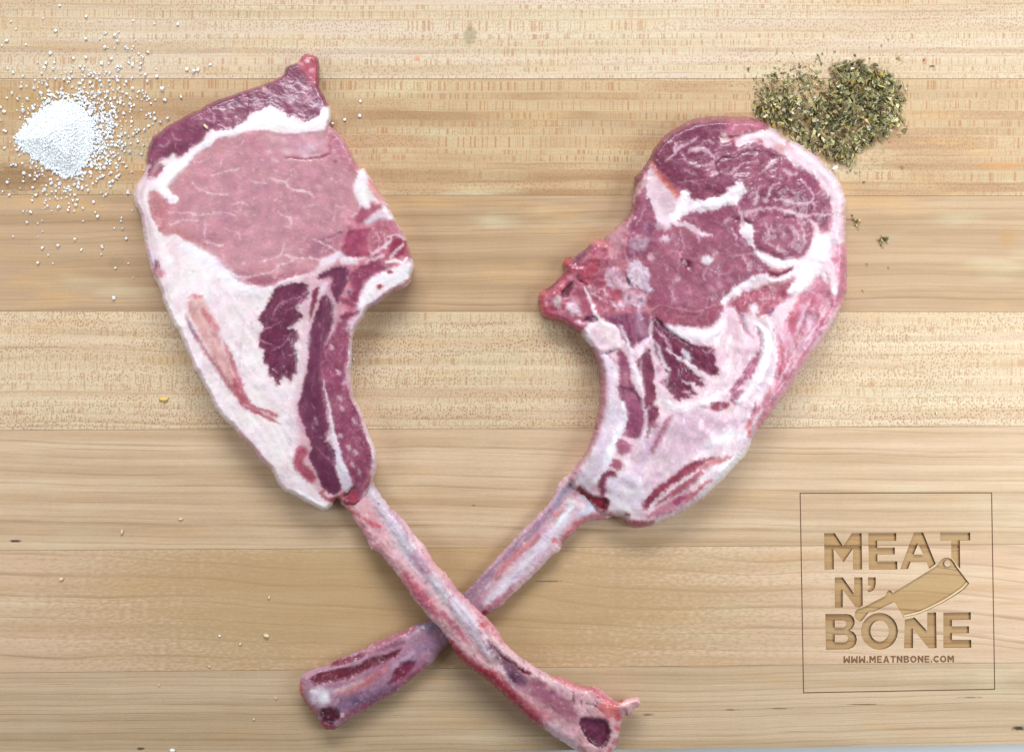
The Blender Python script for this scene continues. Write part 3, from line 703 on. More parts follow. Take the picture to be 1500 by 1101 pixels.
# ---------------------------------------------------------------- right pork chop
def s_lum(c): return c.C.mean(-1)
def right_chop():
    root = empty('pork_chop', P(1060, 450, 0))
    tag(root, 'right pork chop with darker marbled meat touching the herbs, its bone underneath', 'pork chop', 'raw long bone pork chops')
    out = [(924.5,308.5),(926,295),(928.6,276),(931,259.5),(942,244.5),(950.4,233.6),(954.5,222.7),(964,209),(975,196.8),(992.6,186),(1016,175),(1036,172),(1058,170),(1077,171.5),(1097,172),
      (1110.4,175),(1124,183),(1136,190),(1147,200),(1166,209),(1182.6,218.6),(1200,232),(1211,244.5),(1219.4,252.6),(1227.6,263.5),(1234.4,277),(1238.5,293.5),(1240,308.5),(1239,325),(1239,344.5),(1241,358),(1241,377),
      (1240.5,399),(1240,424),(1236,438),(1227,462),(1209,492),(1190,517.4),(1175,540),(1160,562),(1150,577),(1139,591),(1121,617),(1104.6,638.5),(1098,653),(1090,669),(1075,684),(1062,699),(1046,713.7),(1032.7,726.7),(1021,736),
      (1004,747),(983,759),(962,767.7),(941,773),(924,772),(917,766),(913,759),(903,757),(890,756),(878,752),(866,742),(854,730),(843,722),(836,712),(830,702),(842.5,683),(853,670.7),(861.6,653),(868.5,636),
      (874,612),(877.6,587.5),(879,564.6),(877.6,545),(876,532),(871,520.5),(864.5,510.7),(854.7,496),(845,486),(834.5,480),(821,472),(803,466.7),(792,460),(789.5,449),(789.5,432.6),(795,424.5),(803,421.7),(815.4,411),(826,400),
      (826,393),(824,386),(827.7,378),(836,378),(842,377),(848,371),(859,363),(867,353.6),(875,350),(884,352),(888,345),(894.4,340),(904.5,331),(915.4,320),(922,313)]
    c = Canvas(out, seed=411, rough_edge=1.0)
    c.base((232,208,216), 'fat')
    c.tint(None, (238,224,234), (210,170,196), 34, .6, 3)
    c.tint(None, None, (212,170,196), 13, .35, 4, 1.0, 2.5)
    R = [(1234,356),(1223,366),(1218,379),(1223,393),(1229,419),(1226,432),(1217,426),(1204,404),(1201,397),(1197,413),(1185,424),(1170,432),(1165,450),(1152,465),(1145,480),(1147,500),(1149,520),(1141,535),(1134,555),(1133,572),(1124,590),(1112,612),(1108,632),(1125,622),(1150,590),(1175,555),(1205,512),(1240,470),(1252,420),(1252,360)]
    c.poly(R, (212,142,170), soft=4, warp=3, ws=9, save='R', part='belly_muscle', dz=-1)
    c.tint('R', (194,112,146), (234,188,208), 18, .8, 13, 2.0, 2.5)
    c.veins('R', (240,212,226), 14, .12, .6, 2.1, 2.5, 15, 0, 6)
    c.specks('R', (240,214,228), 4, .42, .5, 2.0, 2.5, 16)
    c.stroke([(1246,430),(1225,475),(1198,515),(1168,560),(1135,605)], [14,20,22,20,14], (238,202,216), soft=9, warp=3, a=.75, clip='R')
    c.stroke([(1165,440),(1162,462),(1160,480)], [8,9,6], (222,126,148), soft=6, a=.7, clip='R')
    c.stroke([(1238,366),(1234,400),(1230,430),(1218,458)], [6,8,8,6], (196,110,150), soft=5, a=.6, clip='R')
    c.stroke([(1206,350),(1190,384),(1165,402),(1140,410)], [18,24,16,10], (246,242,250), soft=9, a=.9, dz=2.5, dzs=9)
    c.stroke([(1182,404),(1172,414),(1158,424),(1148,430)], [14,16,12,6], (248,244,250), soft=4, warp=4, ws=5, a=.95, dz=1.5)
    c.stroke([(1200,398),(1214,412),(1222,430)], [8,9,5], (238,228,238), soft=4, warp=2, a=.85)
    c.stroke([(1202,404),(1196,412),(1188,420)], [4,5,3], (202,120,150), soft=3, a=.8)
    # pink marbled wedge under the fat seam
    Q = [(1062,446),(1077,436),(1101,425),(1121,418),(1141,417),(1162,412),(1152,428),(1160,432),(1147,441),(1128,455),(1126,462),(1112,464),(1100,458),(1085,458),(1074,450)]
    c.poly(Q, (190,106,132), soft=3.5, warp=3.5, ws=7, save='Q', part='belly_muscle', dz=-1)
    c.tint('Q', (156,66,104), (222,160,176), 9, .85, 23)
    c.veins('Q', (236,206,218), 9, .16, .8, -.4, 1.8, 25, 0, 5)
    c.blob(1129,456,6,4,(136,66,118), soft=2.5, warp=3, ang=-.7)
    c.stroke([(1145,470),(1155,456),(1164,440)], [4,4,3], (240,214,216), soft=2, a=.85)
    c.blob(1104,452,6,8,(236,222,232), soft=4, warp=3)
    # upper + centre lean
    UP = [(925,262),(936,240),(946,228),(958,205),(972,190),(992,179),(1016,168),(1036,165),(1058,163),(1077,165),(1110,170),(1130,185),(1116,190),(1098,193),(1084,198),(1062,202),(1055,199),(1054,207),(1062,211),(1073,207),(1078,216),(1087,214.5),(1101,207),(1116,205),(1119,216),(1136,220),(1149,227),(1158,239),(1169,244),(1183,251),(1196,263),
       (1204,277),(1215,288),(1218,307),(1221,317),(1216,325),(1214,336),(1202,338),(1199,328),(1183,320),(1192,336),(1188,353),(1181,368),(1172,379),(1155,380),(1142,379),(1128,374),(1124,371),(1114,368),(1107,368),(1114,378),(1125,390),(1142,398),(1160,393),(1153,400),(1134,408),(1120,404),(1106,408),(1087,415),
       (1071,428),(1062,438),(1058,458),(1044,474),(1028,479),(1003,477),(980,478),(966,472),(954,466),(947,444),(943,428),(930,424),(920,415),(912,390),(908,372),(906,350),(902,336),(915,320),(925,305),(920,290)]
    c.poly(UP, (162,88,118), soft=2.4, warp=2.0, save='U', part='loin_muscle')
    TOP = [(925,262),(936,240),(946,228),(958,205),(972,190),(992,179),(1036,165),(1077,165),(1118,182),(1100,200),(1130,222),(1165,245),(1200,275),(1218,310),(1212,336),(1190,318),(1150,306),(1110,300),(1085,296),(1050,286),(1010,280),(980,270),(955,245),(935,262)]
    c.poly(TOP, (142,66,96), soft=9, warp=4, ws=14, a=.85, clip='U', save='T', dz=6, dzs=26)
    c.tint('U', (134,54,90), (186,118,146), 26, .7, 33, .2, 1.3)
    c.tint('U', None, (198,136,160), 9, .5, 35)
    c.poly([(960,212),(990,190),(1040,178),(1052,196),(1045,236),(1010,262),(975,262),(958,240)], (132,56,88), soft=10, warp=4, a=.65, clip='U')
    c.stroke([(940,240),(960,208),(990,186),(1030,172),(1080,172),(1112,180)], [8,10,10,9,9,10], (168,92,116), soft=5, a=.6, clip='U')
    c.poly([(1070,176),(1112,176),(1124,186),(1096,196),(1072,204),(1062,196)], (204,128,154), soft=6, warp=3, a=.7)
    c.poly([(975,330),(1035,330),(1070,340),(1100,370),(1125,395),(1090,412),(1060,438),(1010,450),(960,430),(950,400)], (182,116,140), soft=16, warp=4, a=.5, clip='U')
    c.poly([(955,436),(990,448),(1030,450),(1062,432),(1110,404),(1140,404),(1062,446),(1044,474),(1000,478),(962,470)], (170,86,112), soft=6, warp=2, a=.7, clip='U')
    c.poly([(1098,330),(1130,318),(1170,325),(1184,350),(1170,374),(1136,374),(1106,356)], (176,108,132), soft=8, warp=3, a=.6, clip='U')
    c.veins('U', (212,168,190), 22, .055, .7, -.3, 1.5, 37, .05, 7)
    c.veins('U', (204,150,174), 10, .08, .42, .2, 1.4, 39, .05, 4)
    c.specks('U', (206,160,182), 3.6, .42, .35, .2, 1.5, 40)
    c.fibres('U', .6, 3, -.3, 4, 41, .14)
    # fat wedges and seams on the top
    TW = [(954.5,237.7),(958.6,244.5),(968,261),(981.7,273),(992.6,286.7),(997,279),(1007.6,277),(1009,289),(1022.6,293),(1043,291),(1056.7,287),(1070,276),(1081,268),(1091,273),(1088,288),(1077,299),(1061,301.5),(1043.5,309),(1023,311),(1013.5,311),(1001,317),(992,326),(983,331),(975,335),(964.5,328),(959,313),(958,303.6),(952,294),(947.7,286.7),(946.5,273),(949,258)]
    c.poly(TW, (236,218,227), soft=2.5, warp=4.5, ws=8, part='fat_seam', dz=2.0, dzs=5, save='TW')
    c.poly([(952,240),(966,262),(990,290),(994,308),(978,318),(960,300),(948,280)], (214,188,198), soft=9, warp=2, a=.85, clip='TW')
    c.stroke([(956,240),(966,257),(980,272),(992,287)], [5,8,9,7], (214,122,120), soft=4, a=.85)
    c.stroke([(1003,284),(1002,296),(996,308),(986,318)], [9,12,12,10], (246,240,246), soft=4, warp=3, a=.85, dz=1.5, clip='TW')
    c.stroke([(1010,306),(1030,300),(1054,296),(1072,288),(1082,278)], [5,9,12,13,6], (246,238,244), soft=4, warp=4, a=.8, dz=2, clip='TW')
    c.poly([(947,252),(942,262),(938,266),(930,276),(924,300),(932.7,290),(942,278),(949,266)], (222,184,192), soft=2, warp=1.5, part='fat_seam')
    c.stroke([(990,327),(1003,329),(1014,334),(1026,342),(1042,345)], [5,8,9,7,3], (230,206,220), soft=2.2, warp=2, a=.9)
    c.stroke([(1018,338),(1023,345),(1024,354)], [4,3,2], (222,186,204), soft=1.6, a=.8)
    c.stroke([(976,334),(960,330),(950,326),(944,336)], [8,6,3,2], (222,192,208), soft=3, warp=2, a=.7)
    c.blob(975,350,7,5,(230,210,224), soft=3, a=.8); c.blob(1035,380,8,6.5,(234,222,234), soft=3, a=.9)
    c.blob(1008,389,7,8,(124,28,64), soft=5, warp=2.5, dz=-2.5); c.blob(998,381,4,5,(136,52,84), soft=2.5, warp=2); c.blob(998,366,3,2.5,(150,40,70), soft=1.6, ang=-.6)
    c.stroke([(997,338),(999,348),(1002,360),(996,374),(993,396)], 2.2, (224,178,194), soft=1.3, a=.8); c.stroke([(970,376),(985,368),(998,370)], [1,4,2], (218,150,168), soft=2, a=.7)
    c.blob(954,376,5,5,(220,178,196), soft=2.5, warp=2.5)
    c.blob(952,332,7,7,(136,70,112), soft=4, warp=3, a=.8)
    c.poly([(924,352),(936,346),(950,349),(947,361),(938,367),(927,369),(922,361)], (210,180,202), soft=5, warp=4, rag=.5, a=.8, dz=1)
    c.stroke([(926,316),(919,330),(916,348),(914,368),(920,384)], [4,4,4,4,3], (218,176,192), soft=1.8, warp=1.5, a=.85, dz=1)
    # right round muscle and ring
    c.poly([(1088,327),(1101,328),(1103.6,344.5),(1105,356),(1108,366),(1103,365),(1094,352),(1086,344),(1083,331)], (238,222,230), soft=1.6, warp=1.8, dz=1.5, part='fat_seam')
    c.stroke([(1082,302),(1086,318),(1088,330)], [2,2.5,5], (220,176,196), soft=1.4, a=.85)
    c.stroke([(1108,369),(1116,377),(1128,383),(1142,388),(1160,385),(1172,388)], [5,8,10,11,12,14], (242,230,238), soft=2.4, warp=2, a=.95, dz=2, dzs=5)
    c.stroke([(1122,389),(1136,395),(1150,395),(1160,392)], [2,4,4,2], (226,160,172), soft=1.8, a=.9)
    c.poly([(1124,398),(1138,402),(1150,398),(1162,391),(1152,402),(1138,409),(1128,405)], (156,52,84), soft=1.8, warp=1, dz=-4.5, dzs=4)
    c.stroke([(1104,408),(1120,405),(1134,411),(1150,408),(1170,398)], [9,8,9,10,9], (234,218,226), soft=2.4, warp=1.5, a=.9, dz=1.5)
    c.stroke([(1122,416),(1142,415),(1166,406)], [3,5,4], (222,156,166), soft=3, a=.8)
    c.stroke([(1060,442),(1070,431),(1085,420),(1102,411)], [9,8,9,9], (242,230,238), soft=2.4, warp=1.5, a=.95, dz=1.5)
    for p, w in (([(1064,258),(1074,252),(1081,246),(1086,240),(1100,238),(1112,236)],[1,4,2,2,2,1]), ([(1136,233),(1129,241),(1122,247),(1112,255)],[4,6,4,1.5]), ([(1142,268),(1131,272),(1127,282),(1122,294)],[3,3,4,7]),
       ([(1112,272),(1109,286),(1106,298)],[1.5,3,6]), ([(1133,291),(1148,293.5),(1162,297),(1176,298),(1187,296),(1192,290),(1188,280),(1182,272),(1173,262)],[2,3,4,3,4,3,3,3,2]), ([(1136,305),(1152,309),(1166,315),(1180,316),(1198,314),(1216,315)],[3,5,6,5,4,3]),
       ([(1090,314),(1101,309),(1121,306),(1136,304)],[9,6,4,3]), ([(1192,296),(1194,308)],3), ([(1022,199.5),(1013,207.7),(1001,213),(992,220),(987,226.8),(975,235)],[2,2.6,2.6,4,4,3]), ([(989,211),(989,222)],4), ([(999,225),(1007,236),(1022,242),(1047,242)],[1.6,2,2,2.6]),
       ([(1042,226),(1048,233),(1052,230),(1040,240)],[3,3,2,3]), ([(993,268),(1009,265),(1022,268)],1.6), ([(1066,375),(1088,373),(1106,370)],1.6), ([(1088,374),(1094,385),(1097,398)],[2,2.6,1.2]), ([(1036,392),(1030,405),(1034,410)],1.8), ([(1040,394),(1056,402),(1070,398)],1.8),
       ([(1071,334),(1076,342),(1079,350)],[2,4,3]), ([(1000,320),(1010,318),(1020,322)],1.4), ([(1098,341),(1112,338)],1.5), ([(1118,322),(1126,340),(1122,356)],1.6), ([(1122,356),(1136,362),(1148,372)],2.2), ([(1168,322),(1178,340),(1178,358)],3), ([(1160,330),(1168,340),(1170,352)],3),
       ([(952,456),(968,446),(990,452),(1020,456),(1048,446)],1.2), ([(980,420),(986,436),(984,446)],2), ([(1120,252),(1130,258),(1146,262)],1.6), ([(1150,250),(1160,256),(1168,254)],[5,4,2]), ([(1150,275),(1164,282)],1.6), ([(1196,284),(1204,280),(1208,284),(1198,288)],2), ([(1070,286),(1080,280)],3),
       ([(945,300),(940,316),(932,330)],1.6),([(1024,214),(1034,206),(1046,210)],1.6),([(1010,222),(1026,218),(1040,224)],[5,8,4]),([(1004,250),(1020,256)],2.5),([(1044,256),(1056,252)],4),([(1060,326),(1066,322)],4)):
        c.stroke(p, w, (226,192,208), soft=1.5, warp=1.6, ws=5, a=.78, dz=.5)
    for x, y, rx, ry in ((1140,336,5,4),(1147,348,6,4),(1166,340,5,4),(1150,369,6,4),(1068,410,4,4),(1043,423,6,4),(1155,251,6,3),(1150,290,4,2.5),(1098,313,6,5),(1062,254,4,2.5),(992,408,4,7),(1008,430,6,4),(962,372,3,2),(1055,418,5,4),(988,440,4,3)):
        c.blob(x, y, rx, ry, (216,178,198), soft=3, a=.5, rag=.5, ang=.3)
    for p, w in (([(1036,268),(1047,262),(1054,255),(1048,243),(1054,235),(1062,231),(1076,231),(1086,225),(1096,222),(1109,222.5)],[1,2,2,2.5,3.5,3.5,2.4,2.4,2.4,1.6]), ([(1112,222),(1124,222.7),(1132,229),(1142,231)],[1.5,2.6,4,2.4]),
                 ([(1089,312),(1090,322),(1098,327),(1106,325)],[2,4,3,1]), ([(1082,320),(1074,322)],[4,2]), ([(1136,312),(1135,328)],2), ([(1090,278),(1098,274),(1104,266)],[2,2.4,1.5]), ([(1150,318),(1158,316),(1164,320)],4)):
        c.stroke(p, w, (98,26,60), soft=1.6, warp=1.2, a=.85, dz=-2.6, dzs=3)
    c.stroke([(1100,204),(1112,208),(1118,213)], [6,8,5], (190,90,120), soft=3, a=.8); c.blob(1073,205,4,5,(190,96,124), soft=3, a=.8)
    c.blob(1061,201,5,5,(238,208,208), soft=3, warp=2)
    # ring of fat
    c.stroke([(1092,204),(1118,200),(1140,208),(1160,224),(1182,236),(1204,252),(1220,274),(1229,300),(1230,326),(1222,346)], [10,14,18,20,22,20,18,16,18,20], (238,224,233), soft=7, warp=4, a=.65, dz=3, dzs=12)
    c.stroke([(1120,196),(1150,214),(1185,238),(1215,270),(1228,310),(1229,350)], [4,6,5,6,6,5], (222,186,204), soft=5, warp=4, a=.6)
    c.stroke([(1140,192),(1156,204),(1152,212),(1160,218)], [5,5,3,3], (212,130,152), soft=3, warp=2, a=.7)
    c.stroke([(1236,300),(1238,340),(1240,372)], [5,6,5], (232,186,200), soft=4, a=.8)
    c.stroke([(1204,340),(1212,336),(1216,326)], [8,9,6], (216,150,172), soft=4, a=.7)
    c.poly([(1146,212),(1150,222),(1140,224),(1132,214)], (222,170,168), soft=4, a=.7)
    # chine (vertebra) corner
    Vv = [(845,492),(832,486),(800,474),(784,462),(784,430),(800,416),(820,400),(820,374),(840,372),(860,356),(875,344),(888,342),(905,328),(915,318),(918,350),(914,375),(918,400),(927,421),(942,430),(948,444),(952,462),(935,466),(922,462),(905,468),(888,468),(870,470),(858,478)]
    c.poly(Vv, (194,114,140), soft=3, warp=2, save='V', part='vertebra')
    c.tint('V', (164,70,104), (222,166,184), 11, .85, 43, -.8, 1.6)
    c.veins('V', (236,200,214), 9, .12, .7, -.7, 1.8, 45, 0, 5, dz=.8)
    c.poly([(886,345),(906,330),(914,324),(914,350),(908,372),(896,378),(890,360)], (214,170,184), soft=5, warp=3, a=.75)
    c.stroke([(866,352),(884,356),(898,362)], [8,10,8], (224,152,164), soft=4, warp=2, a=.8)
    c.stroke([(838,390),(848,378),(858,367),(864,362)], [6,11,9,4], (128,72,100), soft=4, warp=2, a=.85, dz=-2)
    c.stroke([(800,424),(812,416),(826,404),(838,394),(846,388)], [5,7,7,6,4], (168,44,76), soft=3, warp=2, a=.85)
    c.poly([(846,394),(860,384),(874,378),(882,388),(872,400),(864,414),(852,412)], (180,70,96), soft=3, warp=3, a=.8, save='v1')
    c.veins('v1', (222,150,166), 6, .18, .7, -.8, 1.6, 47)
    c.stroke([(847,402),(845,407),(852,413),(862,417)], [1.6,2.2,3,2], (110,10,34), soft=1.2, dz=-3)
    c.poly([(832,416),(841,411),(837,424),(830,436),(822,434),(823,426)], (120,48,66), soft=2.4, warp=2, dz=-4, dzs=4)
    c.stroke([(810,434),(820,424),(832,414)], [4,5,4], (218,110,132), soft=2, a=.8, dz=1.5)
    c.blob(816,442,6.5,9,(206,182,186), soft=2.2, warp=1.2, ang=.5, dz=1); c.stroke([(808,448),(812,454),(824,452),(826,446)], 2.5, (148,34,66), soft=1.5, a=.8)
    c.stroke([(793,432),(793,446),(800,458),(816,467)], [8,9,8,7], (222,110,130), soft=4, warp=2, a=.8)
    c.blob(796,430,5,5,(222,120,140), soft=3, warp=2); c.blob(806,420,6,4,(128,24,52), soft=3, ang=-.6, a=.85); c.blob(831,385,6,6,(224,96,116), soft=3, warp=1.5, a=.9)
    c.poly([(829,447.6),(838.6,439),(847,443.5),(852,457),(851,463),(842.7,463),(834,458.5)], (232,214,228), soft=3.4, warp=3, rag=.5, dz=2)
    c.poly([(897,391),(911,396),(917,414),(925,424),(943,436),(946,446),(934,450),(917,448),(908,455),(900,450),(893,441),(912,441),(909,426),(893,421.7),(886,414),(886,402)], (224,198,216), soft=4, warp=4.5, ws=6, rag=.6, dz=1, part='fat_seam')
    c.stroke([(896,384),(906,386),(912,396),(916,410)], [4,5,3,3], (214,150,170), soft=3, a=.7)
    c.poly([(870,404),(884,402),(884,418),(872,420),(866,412)], (172,78,110), soft=3, warp=3, a=.85)
    c.poly([(893,424),(908,426),(911,440),(898,438)], (206,110,138), soft=2.4, warp=2, a=.85)
    c.poly([(866,424),(878,430),(890,438),(892,448),(878,446),(868,436)], (186,100,130), soft=2.4, warp=2, a=.85)
    for p, w in (([(857,422),(862,434),(868,446),(872,460),(882,470)],[4,5,5,6,8]), ([(863,418),(867,428),(878,436),(890,444)],2.4), ([(869,430),(886,422)],2), ([(844,470),(856,474),(866,470)],3), ([(886,424),(890,432)],2)):
        c.stroke(p, w, (238,222,234), soft=1.6, warp=1.2, a=.9, dz=1)
    c.stroke([(850,434),(856,446),(864,458)], [5,8,7], (170,84,118), soft=3, a=.8); c.blob(862,468,6,5,(112,40,74), soft=2.4, warp=2, dz=-3); c.stroke([(868,463),(874,468)], 3.5, (96,56,90), soft=1.5)
    c.blob(922,437,2,5,(130,96,128), soft=1.5); c.blob(938,440,3,2,(160,140,160), soft=1.5)
    # cartilage and hollow
    c.poly([(926,382),(934.5,380),(943,390),(953.6,403),(949,409),(950,419.4),(958,425),(945,426),(931.8,420),(925,421),(918,407),(919.5,393)], (226,210,224), soft=3.4, warp=4.5, ws=5, rag=.45, dz=2, dzs=4, part='cartilage')
    c.poly([(940,406),(951,405),(949,418),(953,424),(941,421)], (190,166,188), soft=2.6, warp=1.5, a=.85); c.blob(936,398,3,3,(200,186,204), soft=2, a=.6)
    c.stroke([(917,404),(920,412),(925,419)], [2,4.5,3], (94,46,68), soft=1.3, dz=-3.5)
    c.stroke([(917,384),(916,396),(917,404)], 2, (210,130,130), soft=1.4, a=.8)
    # rib end and lower fan
    M3 = [(880,462),(905,462),(925,458),(951,461),(956,484),(948,496),(931.5,504),(921.7,510.7),(915,499),(907,486),(900,475)]
    c.poly(M3, (152,82,118), soft=3, warp=2.4, save='M3', part='rib_muscle')
    c.tint('M3', (126,48,80), (196,142,166), 9, .85, 53, 1.4, 3); c.fibres('M3', .4, 2.4, 1.4, 4, 54, .1)
    c.stroke([(938,450),(936,472),(940,490)], [10,9,6], (206,174,200), soft=5, a=.55)
    M4 = [(954.4,470),(961,468),(975.7,481),(987,491),(998.6,499),(1011.7,506),(1036,508),(1044,510.7),(1047.6,525),(1046,535),(1052.5,541.7),(1048,550),(1036,546.6),(1026,542),(1030,551),(1034,556),(1024,557),(1034.5,563),(1028,567),(1012,562),(1013,569),(1021.5,577),(1013,578),(1004,574),(1012,584),(998.6,582),(995,589),(985.5,579),(978,571),(969,561),(974,556),(978,548),(970,535),(964,522),(957,505)]
    c.poly(M4, (128,48,82), soft=1.7, warp=2.2, ws=5, save='M4', part='rib_muscle', dz=-1)
    c.tint('M4', (98,24,58), (166,86,118), 11, .8, 57, .8, 2.5); c.fibres('M4', .6, 2.6, .75, 5, 58, .24)
    c.veins('M4', (206,150,178), 9, .07, .6, .75, 2.5, 59, .15, 3)
    c.stroke([(977,511),(990,521),(1003,529),(1014,538),(1026,548),(1038,556)], [3,4,6,8,8,4], (232,210,222), soft=1.8, warp=2, a=.95, dz=1)
    c.stroke([(961,482),(972,492),(980,505),(984,514)], [3,4,3,2], (218,178,200), soft=2, a=.8)
    c.stroke([(1000,513),(1006,519),(1011,526)], [5,9,5], (226,214,230), soft=2, warp=1.5, a=.9)
    c.stroke([(962,503),(968,520),(973,534),(982,542)], [3,5,6,3], (226,206,220), soft=1.8, a=.85)
    c.stroke([(1028,512),(1036,516),(1042,512)], [2,3,2], (224,200,214), soft=1.6, a=.7)
    c.stroke([(1016,562),(1006,562),(1000,556)], [5,3,1], (226,206,218), soft=1.6, a=.8)
    c.stroke([(1010,574),(1000,574)], [4,1], (226,206,218), soft=1.4, a=.7)
    c.stroke([(961,467),(972,479),(986,490),(1000,499),(1016,508)], [3,4.5,3.5,3.5,2], (88,12,40), soft=1.6, dz=-5, dzs=4)
    c.stroke([(978,478),(1000,486),(1024,492),(1044,490),(1056,478)], [6,14,16,14,8], (244,236,244), soft=5, a=.8, dz=2.5, dzs=8)
    c.blob(1002,484,7,2.5,(206,190,210), soft=2.4, a=.7)
    c.stroke([(954,470),(953,490),(957,512),(962,535),(967,556),(972,575),(978,596)], [3,6,6,6,9,10,12], (226,204,218), soft=3, warp=3, a=.8)
    c.stroke([(960,510),(963,524)], 3, (150,86,118), soft=2, a=.8); c.blob(970,560,5,4,(190,110,140), soft=2.4, warp=3, a=.8); c.blob(965,540,3.5,6,(196,150,176), soft=3, a=.8)
    M2 = [(951,509),(954.4,525),(957.7,545),(957.7,561),(962,577),(956,592),(965,599),(962.6,612),(954.4,622),(946,618.6),(946,604),(942,587.5),(942,564.6),(940,545),(931,535),(935.8,525),(945,514)]
    c.poly(M2, (142,66,96), soft=1.8, warp=2, save='M2', part='rib_muscle', dz=-1)
    c.tint('M2', (106,38,70), (178,102,124), 9, .7, 63, 1.3, 3); c.fibres('M2', .5, 2.4, 1.4, 4, 64, .1)
    c.stroke([(948,600),(956,594),(964,590)], 3, (214,184,204), soft=2, a=.8)
    M1 = [(906,512),(912,514),(918.5,525),(921.7,541.7),(925,558),(931.5,573),(939,589),(943,607),(943.6,620),(941,634),(938,640),(926,642),(914,636),(918,622),(918,610),(910,587.5),(905,568),(908.7,558),(907,538.5),(905,522)]
    c.poly(M1, (166,92,128), soft=2, warp=1.8, save='M1', part='rib_muscle', dz=-1)
    c.tint('M1', (136,60,96), (204,148,172), 12, .75, 67, 1.4, 2); c.veins('M1', (216,176,196), 8, .09, .5, 1.4, 2, 68, .05)
    c.stroke([(906,566),(920,571),(930,574),(938,588),(942,604)], [3,5,5,4,2], (120,46,76), soft=2, warp=1.5, a=.8, dz=-1.5)
    c.stroke([(909,478),(918,498),(924,518),(928,540),(936,560),(942,578)], [4,5,6,7,6,3], (230,214,228), soft=2.4, warp=2.2, a=.9, dz=2, dzs=5)
    c.stroke([(951,496),(940,507),(930,518)], [6,9,8], (234,216,228), soft=2.4, warp=1.5, a=.9, dz=1.5)
    c.stroke([(940,590),(946,608),(946,630),(938,650)], [3,4,8,10], (228,208,222), soft=3, a=.8)
    # outer (left) face: fat over the rib, pink at the rim
    c.stroke([(884,518),(892,536),(894,560),(897,590),(896,620),(886,650),(870,680),(858,704)], [18,20,18,18,22,26,28,20], (222,208,222), soft=6, a=.8, dz=2, dzs=8)
    c.stroke([(912,590),(914,612),(904,640),(892,664),(884,690),(872,704)], [5,10,10,11,9,6], (242,236,244), soft=3.5, a=.85)
    c.stroke([(862,508),(874,524),(880,545),(882,570),(880,596),(874,622),(866,646),(852,674),(838,700)], [8,11,13,16,15,11,9,8,8], (198,132,162), soft=6, a=.85)
    c.stroke([(890,519),(897,524),(903,530)], [3,4,3], (206,150,176), soft=2, warp=2, a=.8)
    c.blob(874,627,2.5,2.5,(160,50,84), soft=1.5)
    DISC = [(856,486),(859.6,477),(869.4,473),(882.5,471.4),(890,474),(900.5,476),(907,484.5),(906,496),(908.7,508),(900.5,512),(887,515.6),(874,513),(864.5,506),(858,496)]
    c.poly(DISC, (236,214,222), soft=1.4, warp=1.8, ws=5, dz=4.5, dzs=3, part='cut_rib_end', save='DI')
    c.tint('DI', (244,236,242), (232,204,214), 7, .6, 73)
    c.stroke([(869,478),(862,484),(861,496),(868,506)], 4, (246,240,248), soft=2, a=.8)
    c.stroke([(866,509),(876,515.5),(888,518),(900,514)], [1.5,2.6,2.6,1.6], (160,92,128), soft=1.2, warp=1.2, dz=-1.5)
    # lower fat with islands of lean
    c.poly([(905,644),(914,643),(922,648),(925,658),(916,664),(906,666),(903,655)], (184,112,142), soft=3, warp=2.5, a=.9, save='m8', part='rib_muscle')
    c.blob(904,680,9,8,(182,108,136), soft=2.6, warp=3)
    c.stroke([(902,696),(893,693),(885,699),(881,711),(884,722)], [6,9,10,11,9], (160,78,108), soft=2.4, warp=2.4, part='rib_muscle')
    c.stroke([(912,700),(917,704)], [5,3], (170,92,124), soft=2, warp=2); c.blob(897,706,8,8,(232,218,230), soft=4, warp=2)
    c.stroke([(970,612),(966,628),(960,644),(948,664),(936,686),(926,704)], [8,12,16,20,20,14], (212,184,210), soft=7, warp=3, a=.8)
    c.poly([(984,606),(990,610),(980,624),(972,640),(962,656),(956,664),(952,658),(962,640),(970,624),(976,612)], (172,84,114), soft=2.6, warp=3, a=.85, part='rib_muscle')
    c.stroke([(952,624),(948,640)], [4,4], (150,90,118), soft=2.4, warp=3, a=.8); c.blob(958,622,7,4,(190,120,146), soft=3, warp=3, a=.8)
    c.poly([(984,602),(992,608),(1010,600),(1040,602),(1070,608),(1090,590),(1100,600),(1098,640),(1084,664),(1040,672),(1000,684),(960,716),(940,734),(932,700),(952,668),(975,640)], (232,214,224), soft=6, warp=3, a=.6)
    c.stroke([(960,690),(980,666),(1002,640),(1024,620),(1050,612)], [10,14,12,10,6], (222,192,210), soft=9, warp=4, a=.6)
    c.stroke([(1014,660),(1026,640),(1050,622),(1075,612)], [8,12,10,6], (214,172,200), soft=8, warp=4, a=.6)
    c.stroke([(1036,650),(1056,640),(1076,634),(1092,640)], [14,18,16,12], (246,242,248), soft=8, a=.8, dz=1)
    c.stroke([(986,607),(1004,598),(1024,596),(1044,600)], [2,2.5,2.5,2], (200,140,168), soft=2.5, a=.65, dz=-1)
    c.stroke([(978,590),(994,600),(1020,592),(1046,584),(1068,572)], [6,12,10,10,8], (244,236,242), soft=5, a=.75, dz=1.5)
    M5 = [(1041,591),(1048,588),(1056,588),(1067,589.4),(1066,596),(1056,602.5),(1046,600),(1041,597)]
    c.poly(M5, (168,76,108), soft=1.8, warp=1.6, part='streak_muscle', dz=-1)
    c.poly([(1070,580),(1078,574),(1087,569),(1092,572),(1088,582),(1080,592),(1071,589)], (176,108,142), soft=2, warp=2, a=.9)
    for x, y in ((1073,582),(1077,588)): c.blob(x, y, 2.2, 1.6, (226,196,214), soft=1, ang=1)
